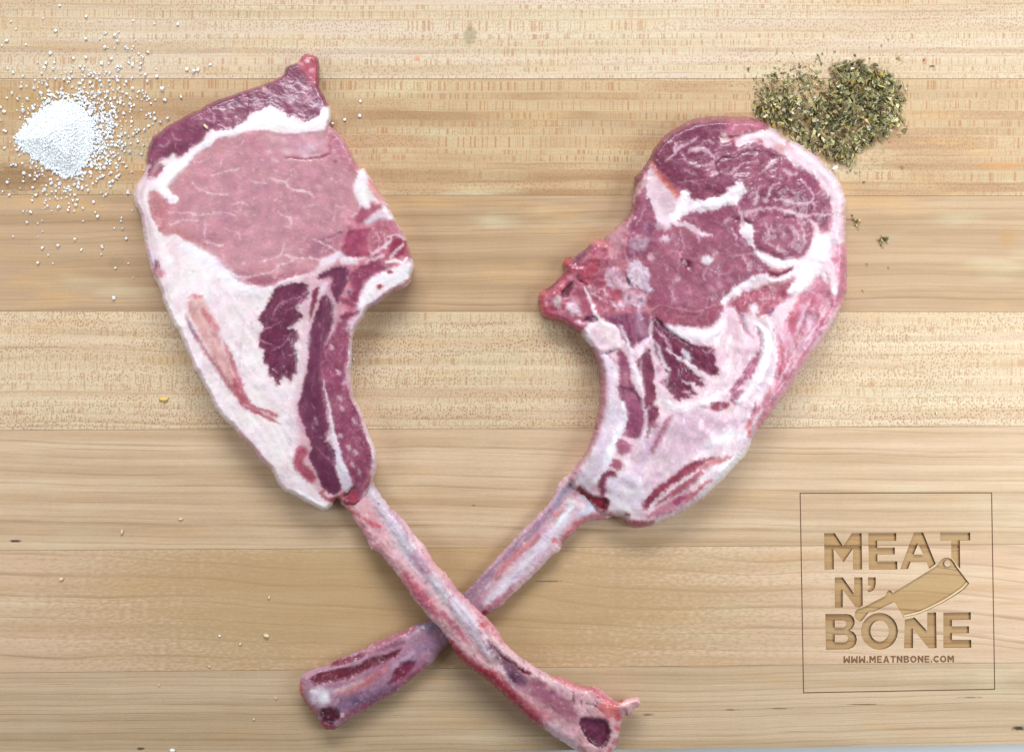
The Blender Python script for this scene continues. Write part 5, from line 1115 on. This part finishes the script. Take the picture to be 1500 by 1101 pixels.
def cutting_board():
    root = empty('cutting_board', (0, 0, 0))
    tag(root, 'edge-glued maple butcher block board with a lettered cleaver emblem engraved at its lower right', 'cutting board')
    XL, XR = -160, 1660
    def edge(a, b): return lambda x: a + (b - a) * (x / 1500.0)
    E = [edge(-60, -62), edge(115.5, 115.5), edge(285.5, 287), edge(456, 456.5), edge(630, 624.5), edge(806, 797), edge(985, 970), edge(1108.5, 1089.5)]
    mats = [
      wood('maple_cross_flecked', 1, (212,189,171), (197,168,137), 22, .38, .00, 3, dots=.75, dashes=.9, mottle=.35, spots=[(688,52,12,16,(130,118,80),.55),(611,86,6,6,(214,130,100),.6)]),
      wood('maple_amber_flecked', 2, (190,154,119), (164,126,90), 24, .5, .0, 4, dots=.8, dashes=1.1, mottle=.5, spots=[(20,262,70,26,(120,84,44),.6),(60,150,110,26,(176,138,86),.5),(1465,243,50,6,(196,134,70),.5)]),
      wood('maple_plain_amber', 3, (189,156,125), (167,134,101), 12, .50, .012, 7, mottle=.45, curl=.05, spots=[(1476,348,16,18,(176,132,76),.45),(170,385,14,12,(140,118,80),.4),(622,430,10,8,(170,134,88),.4)]),
      wood('maple_speckled', 4, (214,189,163), (199,168,137), 20, .5, -.004, 5, dots=1.15, dashes=.75, mottle=.35, spots=[(1475,535,14,12,(176,140,90),.3)]),
      wood('maple_plain_straight', 5, (209,179,150), (185,152,119), 13, .50, -.012, 6, mottle=.25, curl=.05, spots=[(22,792,9,2.5,(44,32,20),.95),(694,740,4,1.2,(110,96,66),.8)]),
      wood('maple_warm_figured_shaded', 6, (217,185,158), (197,162,132), 26, .50, -.05, 16, mottle=.3, curl=.06, streaks=.25, spots=[(600,880,620,190,(180,146,102),.72),(805,851,22,1.6,(96,66,40),.7),(1412,880,26,2,(180,130,80),.4)]),  # broad spot: warmer wood, plus soft shade painted into the strip's middle
      wood('maple_greyed_fine', 7, (206,177,148), (183,154,122), 8, .5, .012, 6, mottle=.25, curl=.05, streaks=.35, spots=[(1492,1066,12,4,(50,38,28),.95),(206,1096,7,2.4,(60,44,28),.85),(949,1046,10,2,(110,84,58),.7),(1072,1039,16,1.5,(130,96,66),.8),(1142,1037,20,1.3,(130,96,66),.8),(1266,1031,34,1.2,(120,86,58),.85),(1422,1021,20,1.4,(140,100,70),.85)]),
    ]
    sidew = plain_wood_edge(); burn = charred()
    loops = [(o, hs) for _, o, hs, _ in ENG]
    lw = 0.75
    fo = [(LOGO_FRAME[0][0]-lw, LOGO_FRAME[0][1]-lw),(LOGO_FRAME[1][0]+lw, LOGO_FRAME[1][1]-lw),(LOGO_FRAME[2][0]+lw, LOGO_FRAME[2][1]+lw),(LOGO_FRAME[3][0]-lw, LOGO_FRAME[3][1]+lw)]
    fi = [(LOGO_FRAME[0][0]+lw, LOGO_FRAME[0][1]+lw),(LOGO_FRAME[1][0]-lw, LOGO_FRAME[1][1]+lw),(LOGO_FRAME[2][0]-lw, LOGO_FRAME[2][1]-lw),(LOGO_FRAME[3][0]+lw, LOGO_FRAME[3][1]-lw)]
    loops.append((fo, [fi]))
    for i in range(7):
        top, bot = E[i], E[i + 1]
        g = 0.32
        quad = [(XL, top(XL) + g), (XR, top(XR) + g), (XR, bot(XR) - g), (XL, bot(XL) - g)]
        verts = []; faces = []; mi = []
        def add(vs, m):
            b = len(verts); verts.extend(vs); faces.append(tuple(range(b, b + len(vs)))); mi.append(m)
        if i < 4:
            add([P(*p, 0) for p in quad[::-1]], 0)
        else:
            pts = [Vector(p) for p in quad]; edges = [(0, 1), (1, 2), (2, 3), (3, 0)]
            for o, hs in loops:
                for lp in [o] + hs:
                    b = len(pts); pts.extend(Vector(p) for p in lp)
                    edges += [(b + k, b + (k + 1) % len(lp)) for k in range(len(lp))]
            vo, eo, fo_, *_ = delaunay_2d_cdt(pts, edges, [], 0, 1e-5)
            cen = np.array([[sum(vo[k].x for k in f) / len(f), sum(vo[k].y for k in f) / len(f)] for f in fo_])
            keep = sdf_poly(cen[:, 0], cen[:, 1], quad) < 0
            for o, hs in loops:
                ins = sdf_poly(cen[:, 0], cen[:, 1], o) < 0
                for hh in hs: ins &= ~(sdf_poly(cen[:, 0], cen[:, 1], hh) < 0)
                keep &= ~ins
            vmap = [P(v.x, v.y, 0) for v in vo]
            for f, k in zip(fo_, keep):
                if k:
                    a, b_, c_ = [vmap[q] for q in f[:3]]
                    cr = (b_[0]-a[0])*(c_[1]-a[1]) - (b_[1]-a[1])*(c_[0]-a[0])
                    add([a, b_, c_] if cr > 0 else [a, c_, b_], 0)
        n = len(quad)
        eased = [(XL, top(XL)), (XR, top(XR)), (XR, bot(XR)), (XL, bot(XL))]
        for k in range(4):      # eased arris, then the sides down
            a, b_ = quad[k], quad[(k + 1) % 4]; c_, d_ = eased[k], eased[(k + 1) % 4]
            add([P(*a, 0), P(*b_, 0), (*P(*d_, 0)[:2], -.9 * U), (*P(*c_, 0)[:2], -.9 * U)][::-1], 1)
            add([(*P(*c_, 0)[:2], -.9 * U), (*P(*d_, 0)[:2], -.9 * U), (*P(*d_, 0)[:2], -62 * U), (*P(*c_, 0)[:2], -62 * U)][::-1], 1)
        add([(*P(*p, 0)[:2], -62 * U) for p in eased], 1)
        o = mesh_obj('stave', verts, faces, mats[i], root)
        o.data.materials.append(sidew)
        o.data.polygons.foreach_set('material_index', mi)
        for pp in o.data.polygons: pass
        o.data.validate()
    # recessed floors and burnt walls
    floor_m = wood('engraved_floor_wood', 16, (206,172,122), (184,146,98), 20, .9, -.05, 14, mottle=.4, burnt=.50)
    floor_c = wood('engraved_cleaver_wood', 17, (204,172,124), (186,150,102), 20, .9, -.05, 14, mottle=.4, burnt=.42)
    def engrave(name, outer, holes, depth, mat, parent, label=None):
        pts = []; edges = []; lps = [outer] + holes
        for lp in lps:
            b = len(pts); pts.extend(Vector(p) for p in lp); edges += [(b + k, b + (k + 1) % len(lp)) for k in range(len(lp))]
        vo, eo, fs, *_ = delaunay_2d_cdt(pts, edges, [], 0, 1e-5)
        verts = [tuple(np.array(P(v.x, v.y, 0)) - (0, 0, depth * U)) for v in vo]; faces = []; mi = []
        for f in fs:
            cx = np.array([sum(vo[k].x for k in f) / 3]); cy = np.array([sum(vo[k].y for k in f) / 3])
            if sdf_poly(cx, cy, outer)[0] < 0 and all(sdf_poly(cx, cy, h)[0] >= 0 for h in holes):
                a, b_, c_ = [verts[q] for q in f[:3]]
                cr = (b_[0]-a[0])*(c_[1]-a[1]) - (b_[1]-a[1])*(c_[0]-a[0])
                faces.append(tuple(f) if cr > 0 else tuple(f[::-1])); mi.append(0)
        for li, lp in enumerate(lps):
            for k in range(len(lp)):
                a, b_ = lp[k], lp[(k + 1) % len(lp)]
                q = len(verts)
                va, vb = P(*a, 0), P(*b_, 0)
                verts += [va, vb, (vb[0], vb[1], -depth * U), (va[0], va[1], -depth * U)]
                faces.append((q, q + 1, q + 2, q + 3)); mi.append(1)
        o = mesh_obj(name, verts, faces, mat, parent)
        o.data.materials.append(burn)
        o.data.polygons.foreach_set('material_index', mi)
        if label: o['label'] = label
        return o
    emb = engrave('engraved_emblem', fo, [fi], .8, burn, root, 'thin burnt square line round the lettering')
    for nm, o, hs, lab in ENG:
        engrave(nm, o, hs, 3.2 if 'cleaver' not in nm else 2.6, floor_m if 'cleaver' not in nm else floor_c, emb, ('engraved ' + lab) if lab else None)
    # narrow scorched lines that draw the blade bevel and the neck of the cleaver
    def line(pts, w, z, name, m=burn):
        vs = []; fs = []
        p = smooth_pts(pts, False, 4)
        for k in range(len(p)):
            a = p[max(k - 1, 0)]; b_ = p[min(k + 1, len(p) - 1)]; d = (b_ - a) / np.linalg.norm(b_ - a); nn = np.array([-d[1], d[0]]) * w / 2
            vs += [P(*(p[k] + nn), z), P(*(p[k] - nn), z)]
        for k in range(len(p) - 1): fs.append((2 * k, 2 * k + 1, 2 * k + 3, 2 * k + 2))
        return mesh_obj(name, vs, fs, m, emb)
    pale = NT('bevel_pale_wood'); pale.put(pale.bsdf.inputs['Base Color'], tuple(lin((222, 196, 152)))); pale.bsdf.inputs['Roughness'].default_value = .6
    line(L([(775,764),(900,735),(1010,688),(1118,632),(1212,572),(1280,524),(1318,480)]), 2.0, -2.4, 'blade_bevel', pale.mat)
    line(L([(780,748),(900,718),(1005,672),(1110,616),(1206,556),(1270,508),(1306,466)]), .55, -2.3, 'blade_line')
    line(L([(1058,352),(1120,358),(1180,366),(1230,378)]), .5, -2.3, 'neck_line')
    # web address, burnt flat into the surface
    def norm(o, hs=()):
        q = np.array(o); mn = q.min(0); s = q[:, 1].max() - mn[1]
        return [(np.array(x) - mn) / s for x in [o] + list(hs)], (q[:, 0].max() - mn[0]) / s
    a0, a1 = math.radians(42), math.radians(318)
    carc = [(1.0 * math.cos(t_), math.sin(t_)) for t_ in np.linspace(a0, a1, 22)] + [(.52 * math.cos(t_), .52 * math.sin(t_)) for t_ in np.linspace(a1, a0, 22)]
    mo_ = [(100,60),(190,60),(262,172),(335,60),(418,60),(422,368),(345,368),(343,195),(265,307),(180,195),(183,368),(103,368)]
    GL = {'M': norm(mo_), 'W': norm([(x, -y) for x, y in mo_]), 'E': norm(ENG[1][1]), 'C': norm(carc), 'O': norm(ENG[7][1], ENG[7][2]), 'B': norm(ENG[6][1], ENG[6][2]),
          'A': norm([(865,55),(940,55),(1060,368),(972,368),(948,305),(855,305),(832,368),(745,368)], [[(900,150),(872,242),(930,242)]]),
          'T': norm([(1085,55),(1340,55),(1340,122),(1252,122),(1252,368),(1175,368),(1175,122),(1085,122)]),
          'N': norm([(190,435),(258,435),(355,575),(355,435),(425,435),(425,690),(365,690),(258,540),(258,690),(190,690)])}
    def text(body, cx, cy, width, height):
        gap = .17; adv = [(.28 if ch == '.' else GL[ch][1]) for ch in body]; tot = sum(adv) + gap * (len(body) - 1)
        sx = width / tot; x = 0; verts = []; faces = []
        for ch, w_ in zip(body, adv):
            lps = [[(0.02, .76), (.26, .76), (.26, 1), (.02, 1)]] if ch == '.' else [l_.tolist() for l_ in GL[ch][0]]
            pts = []; edges = []
            for lp in lps:
                b = len(pts); pts += [Vector(p) for p in lp]; edges += [(b + k, b + (k + 1) % len(lp)) for k in range(len(lp))]
            vo, eo, fs, *_ = delaunay_2d_cdt(pts, edges, [], 0, 1e-6)
            b = len(verts)
            for v in vo:
                px_ = cx - width / 2 + (x + v.x) * sx; verts.append(P(px_, cy - height / 2 + v.y * height - (px_ - cx) * .006, .12))
            for f in fs:
                ax_ = np.array([sum(vo[k].x for k in f) / 3]); ay_ = np.array([sum(vo[k].y for k in f) / 3])
                if sdf_poly(ax_, ay_, lps[0])[0] < 0 and all(sdf_poly(ax_, ay_, h_)[0] >= 0 for h_ in lps[1:]):
                    A_, B_, C_ = [verts[b + q] for q in f[:3]]
                    cr = (B_[0]-A_[0])*(C_[1]-A_[1]) - (B_[1]-A_[1])*(C_[0]-A_[0])
                    ff = tuple(b + q for q in f); faces.append(ff if cr > 0 else ff[::-1])
            x += w_ + gap
        return mesh_obj('engraved_web_address', verts, faces, burn, emb)
    text('WWW.MEATNBONE.COM', 1316.5, 965, 162, 10.2)
    return root

def countertop():
    t = NT('white_counter'); n = t.noise(t.obj(), 6, 3)
    t.put(t.bsdf.inputs['Base Color'], t.mix(n, (.88, .88, .88), (.93, .93, .93))); t.bsdf.inputs['Roughness'].default_value = .35
    s = 1.6
    o = mesh_obj('countertop', [(-s, -s, -62.6 * U), (s, -s, -62.6 * U), (s, s, -62.6 * U), (-s, s, -62.6 * U)], [(0, 1, 2, 3)], t.mat)
    tag(o, kind='structure')

# ---------------------------------------------------------------- salt
def salt():
    t = NT('salt_crystal')
    t.put(t.bsdf.inputs['Base Color'], (.92, .93, .95)); t.bsdf.inputs['Roughness'].default_value = .3
    t.bsdf.inputs['Transmission Weight'].default_value = .08
    rng = np.random.default_rng(5)
    box_f = np.array([(0,1,3,2),(4,6,7,5),(0,4,5,1),(2,3,7,6),(0,2,6,4),(1,5,7,3)])
    core = [(30,204),(44,186),(60,168),(78,158),(98,154),(116,162),(126,178),(130,198),(126,220),(118,240),(106,252),(90,250),(74,240),(58,228),(44,218),(34,210)]
    cs = smooth_pts(core, True, 2)
    def mound(x, y):
        d = -sdf_poly(x, y, cs)
        return 15 * sstep(-8, 34, d) * (1 - .25 * sstep(85, 150, x))
    def grains(name, xs, ys, zs, sz, label, root_xy):
        loc = np.array(P(*root_xy, 0)); V = []; F = []
        base = np.array([(a, b, c) for a in (-1, 1) for b in (-1, 1) for c in (-1, 1)], float)
        for x, y, z, s in zip(xs, ys, zs, sz):
            R = np.linalg.qr(rng.normal(size=(3, 3)))[0]
            g = (base * (rng.uniform(.65, 1.2, 3) * s) + rng.normal(0, .16 * s, (8, 3))) @ R.T
            c = np.array(P(x, y, z + s * .8)) - loc
            F.append(box_f + 8 * len(V)); V.append(g * U + c)
        V = np.concatenate(V); F = np.concatenate(F)
        o = mesh_obj(name, V, [tuple(map(int, f)) for f in F], t.mat)
        o.location = tuple(loc)
        return tag(o, label, 'salt', kind='stuff')
    # heap
    n = 9000
    x = rng.uniform(20, 165, n * 3); y = rng.uniform(128, 285, n * 3)
    d = sdf_poly(x, y, cs)
    keep = rng.random(n * 3) < np.clip(1.0 - (d + 5) / 16, 0, 1) ** 1.5
    x, y = x[keep][:n], y[keep][:n]
    z = mound(x, y) * rng.uniform(.78, 1.05, len(x))
    # right shoulder of the heap, looser
    m = 900
    x2 = rng.normal(124, 28, m); y2 = rng.normal(192, 34, m)
    x3 = rng.normal(90, 34, 450); y3 = rng.normal(205, 46, 450)
    xs = np.concatenate([x, x2, x3]); ys = np.concatenate([y, y2, y3]); zs = np.concatenate([z, mound(x2, y2), mound(x3, y3)])
    ok = (xs > -20)
    grains('salt_heap', xs[ok], ys[ok], zs[ok], rng.uniform(.8, 1.7, ok.sum()), 'heap of coarse white salt on the upper left of the board', (95, 205))
    # base of the heap so that no wood shows between the grains
    xs = []; ys = []
    a = rng.normal(118, 66, 240); b = rng.normal(195, 78, 240)
    c = rng.uniform(0, 230, 60); e = rng.uniform(0, 440, 60)
    g = rng.normal(180, 30, 90); h = rng.normal(120, 45, 90)
    xs = np.concatenate([a, c, g]); ys = np.concatenate([b, e, h])
    ok = (xs > -30) & (xs < 330) & (ys > -20) & (ys < 480)
    inm = sdf_poly(xs, ys, smooth_pts([(196,290),(217,217),(258,178),(371,128),(448,79),(470,130),(600,390),(400,700),(240,445)], True, 2)) < 4
    ok &= ~inm
    grains('scattered_salt', xs[ok], ys[ok], np.zeros(ok.sum()), rng.uniform(.7, 1.9, ok.sum()) ** 1.0, 'loose white salt grains strewn on the wood around the heap', (120, 230))

# ---------------------------------------------------------------- herbs
def herb_material():
    t = NT('dried_herb')
    c = t.new('ShaderNodeAttribute', attribute_name='Col').outputs['Color']
    n = t.noise(t.obj(), 2500, 3)
    t.put(t.bsdf.inputs['Base Color'], t.mul(c, t.m('ADD', .75, t.m('MULTIPLY', n, .5)))); t.bsdf.inputs['Roughness'].default_value = .7
    return t.mat
HCOLS = [lin(c) for c in ((156,148,98),(134,126,78),(98,94,58),(182,172,118),(206,194,144),(118,100,66),(150,120,80),(78,72,46),(168,160,122),(222,212,184),(128,126,88),(168,142,66),(136,96,66))]
HW = np.array([14,14,11,12,9,10,8,9,8,4,8,6,4], float); HW /= HW.sum()
def flake_geo(rng, s):
    """a torn, curled leaf crumb: ring of points, bent along its length"""
    n = 6 if rng.random() > .12 else 5; st = n == 5; L_ = s * rng.uniform(1.0, 2.0); W_ = s * rng.uniform(.4, 1.1)
    a = np.sort(rng.uniform(0, 2 * math.pi, n) * .3 + np.arange(n) * 2 * math.pi / n * .7 + .2)
    r = rng.uniform(.75, 1.15, n)
    p = np.stack([np.cos(a) * L_ * r, np.sin(a) * W_ * r, np.zeros(n)], 1)
    if st: p[:, 0] *= 2.0; p[:, 1] *= .22
    k = rng.uniform(-.25, .35) / s
    p[:, 2] = k * p[:, 1] ** 2 * 1.2 + k * .5 * p[:, 0] ** 2 * .6
    p = np.concatenate([p, [[0, 0, rng.uniform(-.1, .25) * s]]])
    yaw = rng.uniform(0, 2 * math.pi); tilt = rng.normal(0, .45); roll = rng.normal(0, .5)
    cy, sy = math.cos(yaw), math.sin(yaw); ct, st = math.cos(tilt), math.sin(tilt); cr, sr = math.cos(roll), math.sin(roll)
    Rz = np.array([[cy,-sy,0],[sy,cy,0],[0,0,1]]); Ry = np.array([[ct,0,st],[0,1,0],[-st,0,ct]]); Rx = np.array([[1,0,0],[0,cr,-sr],[0,sr,cr]])
    p = p @ (Rz @ Ry @ Rx).T
    p[:, 2] -= p[:, 2].min()
    th = .35      # thickness
    q = p.copy(); q[:, 2] += th
    V = np.concatenate([p, q]); f = []
    for i in range(n):
        j = (i + 1) % n
        f += [(i, n, j), (i + n + 1, j + n + 1, 2 * n + 1), (i, j, j + n + 1, i + n + 1)]
    return V, f
def flake_mesh(name, items, mat, loc, rng):
    V = []; F = []; C = []; nv = 0
    for x, y, z, s in items:
        v, f = flake_geo(rng, s)
        c = HCOLS[rng.choice(len(HCOLS), p=HW)] * rng.uniform(.75, 1.25)
        k = (D - z) / D
        v = v * U + np.array(P(x, y, z)) - loc
        V.append(v); F += [tuple(a + nv for a in t_) for t_ in f]; nv += len(v); C.append(np.repeat([[*np.clip(c, 0, 1), 1]], len(v), 0))
    V = np.concatenate(V); C = np.concatenate(C)
    o = mesh_obj(name, V, F, mat)
    at = o.data.color_attributes.new('Col', 'FLOAT_COLOR', 'POINT'); at.data.foreach_set('color', C.ravel())
    o.location = tuple(loc)
    return o
def herbs():
    rng = np.random.default_rng(9); mat = herb_material()
    shapes = [([(1098,150),(1108,135),(1125,128),(1148,130),(1170,140),(1188,148),(1205,135),(1215,120),(1208,105),(1222,92),(1245,90),(1262,88),(1280,92),(1300,104),(1318,112),(1326,130),(1320,160),(1318,185),(1305,200),(1285,212),(1262,222),(1252,238),(1235,246),(1215,240),(1190,225),(1160,205),(1130,188),(1108,175),(1100,163)], 12, 3000)]
    items = []
    for pts, hh, n in shapes:
        cs = smooth_pts(pts, True, 2)
        x = rng.uniform(1085, 1345, n * 3); y = rng.uniform(75, 255, n * 3)
        d = sdf_poly(x, y, cs)
        dens = np.clip(.85 - (d + 8) / 11, .0, 1) * (.35 + .65 * sstep(-.35, .25, fbm(x, y, 26, 2, 3)))
        dens *= 1 - .35 * sstep(22, 8, np.hypot(x - 1175, (y - 140) * 1.1))
        ok = rng.random(n * 3) < dens
        x, y, d = x[ok][:n], y[ok][:n], d[ok][:n]
        z = hh * sstep(-2, 30, -d) * (.75 + .5 * fbm(x, y, 20, 2, 4)) * rng.uniform(.2, 1.05, len(x))
        items += [(a, b, max(c, 0) + .2, s) for a, b, c, s in zip(x, y, z, rng.uniform(1.7, 4.6, len(x)))]
    for cx, cy, sx, sy, n in ((1160,120,28,14,190),(1130,128,18,10,60),(1184,124,14,12,110),(1205,88,9,8,14),(1240,245,12,5,12),(1235,165,55,45,90),(1316,150,12,30,22)):
        for _ in range(n): items.append((rng.normal(cx, sx), rng.normal(cy, sy), .2, rng.uniform(1.2, 2.8)))
    loc = np.array(P(1215, 165, 0))
    o = flake_mesh('dried_herb_heap', items, mat, loc, rng)
    tag(o, 'heap of crushed dry grey-green herb leaves above the right chop', 'dried herbs', kind='stuff')
    G = 'small heaps of herb dropped beside the right chop'
    single = [
      (1254,325, 12, 9,10,'loose pinch of dried herb right against the side of the right chop', G, 'herb pinch'),
      (1295,352, 16, 6,9,'round brownish pinch of dried herb below the herb heap, clear of the meat', G, 'herb pinch'),
      (1316, 84, 4, 3,2.5,'small dark clump of herb alone beyond the top right of the herb heap', None, 'herb pinch'),
      (1372,605, 1, 0,0,'single olive herb flake on bare wood above the engraved emblem', None, 'herb flake'),
      (1204,545, 1, 0,0,'single curled brown herb flake right of the lower right chop edge', None, 'herb flake'),
      (1270,387, 1, 0,0,'tiny herb flake below the pinch nearest the right chop', None, 'herb flake'),
      (1301,392, 1, 0,0,'tiny herb flake just under the round brownish pinch', None, 'herb flake'),
      (1264,425, 1, 0,0,'tiny herb flake on the wood level with the widest part of the right chop', None, 'herb flake'),
      (1326,192, 4, 6,3,'few dark herb crumbs off the lower right edge of the herb heap', None, 'herb pinch')]
    for x, y, n, sx, sy, lab, grp, cat in single:
        its = [(x + rng.normal(0, sx * .5), y + rng.normal(0, sy * .5), .2 + rng.uniform(0, 2.5) * (n > 8), rng.uniform(1.5, 3.0)) for _ in range(n)]
        if n == 1: its = [(x, y, .2, 2.4 if y > 500 else 1.5)]
        o = flake_mesh('herb_flake' if n == 1 else 'herb_pinch', its, mat, np.array(P(x, y, 0)), rng)
        tag(o, lab, cat)

# ---------------------------------------------------------------- crumbs lying about
def crumbs():
    rng = random.Random(4)
    tallow = NT('fat_crumb'); n = tallow.noise(tallow.obj(), 2500, 2)
    tallow.put(tallow.bsdf.inputs['Base Color'], tallow.mix(n, tuple(lin((206, 180, 136))), tuple(lin((232, 214, 180))))); tallow.bsdf.inputs['Roughness'].default_value = .45
    yel = NT('yellow_crumb'); yel.put(yel.bsdf.inputs['Base Color'], tuple(lin((214, 180, 90)))); yel.bsdf.inputs['Roughness'].default_value = .5
    wh = NT('white_grain'); wh.put(wh.bsdf.inputs['Base Color'], (.88, .88, .9)); wh.bsdf.inputs['Roughness'].default_value = .35
    def lump(x, y, rx, ry, m, lab, name='fat_crumb', cat='crumb', ang=0, h=None, z0=0):
        vs = []; fs = []; nu, nv = 10, 6
        if name == 'fat_crumb' and m is tallow.mat: rx *= .85; ry *= .85
        loc = np.array(P(x, y, z0)); h = h or min(rx, ry) * .6
        for j in range(nv + 1):
            ph = math.pi * j / nv
            for i in range(nu):
                th = 2 * math.pi * i / nu
                r = 1 + rng.uniform(-.32, .28)
                a = math.sin(ph) * math.cos(th) * rx * r; b = math.sin(ph) * math.sin(th) * ry * r
                c = h * (1 - math.cos(ph)) * .5 * 2 * .9
                ca, sa = math.cos(ang), math.sin(ang)
                vs.append(((a * ca - b * sa) * U, -(a * sa + b * ca) * U, c * U))
        for j in range(nv):
            for i in range(nu):
                k = (i + 1) % nu
                fs.append((j * nu + i, j * nu + k, (j + 1) * nu + k, (j + 1) * nu + i))
        o = mesh_obj(name, vs, fs, m, smooth=True); o.location = tuple(loc)
        tag(o, lab, cat)
    lump(240,585,7,2.8,yel.mat,'flat yellow crumb on the wood left of the left chop', ang=.05)
    lump(179,779,2.6,5,tallow.mat,'upright pale crumb left of centre on the straight-grained strip', ang=.15)
    lump(265,760,4,2.2,tallow.mat,'small pale crumb near the lower tip of the left chop')
    lump(90,848,4,3,tallow.mat,'pale crumb on the darker strip at the lower left', ang=-.3)
    lump(391,931,5.5,3.6,tallow.mat,'biggest cream crumb, left of the lower bone end', ang=.5)
    lump(352,943,2.4,2.4,tallow.mat,'round little crumb left of the biggest cream crumb')
    lump(394,875,2,3.4,tallow.mat,'thin crumb above the biggest cream crumb', ang=.2)
    lump(322,931,1.6,1.8,wh.mat,'tiny white grain farthest left of the crumbs around the biggest cream one', 'salt_grain', 'salt grain')
    lump(307,976,2.2,2.2,tallow.mat,'small crumb on the strip joint, lower left of the bone ends')
    lump(233,1003,1.6,2.4,tallow.mat,'tiny crumb alone on the grey bottom strip')
    lump(404,1022,1.8,2.6,tallow.mat,'tiny crumb just left of the lower bone end')
    lump(372,1053,1.8,2.2,tallow.mat,'tiny crumb lower left of the red bone tip')
    lump(253,1098,4.5,3,wh.mat,'white grain at the very bottom of the board', 'salt_grain', 'salt grain')
    lump(527,170,2.4,2.8,wh.mat,'salt grain right of the left chop, lower of the two near its top right', 'salt_grain', 'salt grain')
    lump(528,149,2.0,2.2,wh.mat,'salt grain right of the left chop, upper of the two near its top right', 'salt_grain', 'salt grain')
    lump(505,176,2.4,2.2,wh.mat,'salt grain close beside the white fat corner of the left chop', 'salt_grain', 'salt grain')
    lump(487,181,2.4,1.8,wh.mat,'salt grain touching the white fat corner of the left chop', 'salt_grain', 'salt grain', z0=2)
    lump(274,102,2.4,3,wh.mat,'salt grain, left one of a pair above the left chop', 'salt_grain', 'salt grain')
    lump(290,103,2.4,2.8,wh.mat,'salt grain, right one of a pair above the left chop', 'salt_grain', 'salt grain')
    lump(308,95,2.2,2,wh.mat,'salt grain upper right of a pair above the left chop', 'salt_grain', 'salt grain')
    lump(518,526,2.8,1.6,tallow.mat,'shred of fat poking out from the inner edge of the left chop', 'fat_shred', 'fat shred', ang=.9, z0=1)
    lump(302,186,5,2.4,tallow.mat,'cream crumb resting on the dark lean of the left chop', ang=.8, z0=44.5)
    lump(1223,246,4,2.2,wh.mat,'white shred sticking out of the right chop towards the herbs', 'fat_shred', 'fat shred', ang=-.5, z0=6)

countertop()
cutting_board()
left_chop()
right_chop()
salt()
herbs()
crumbs()
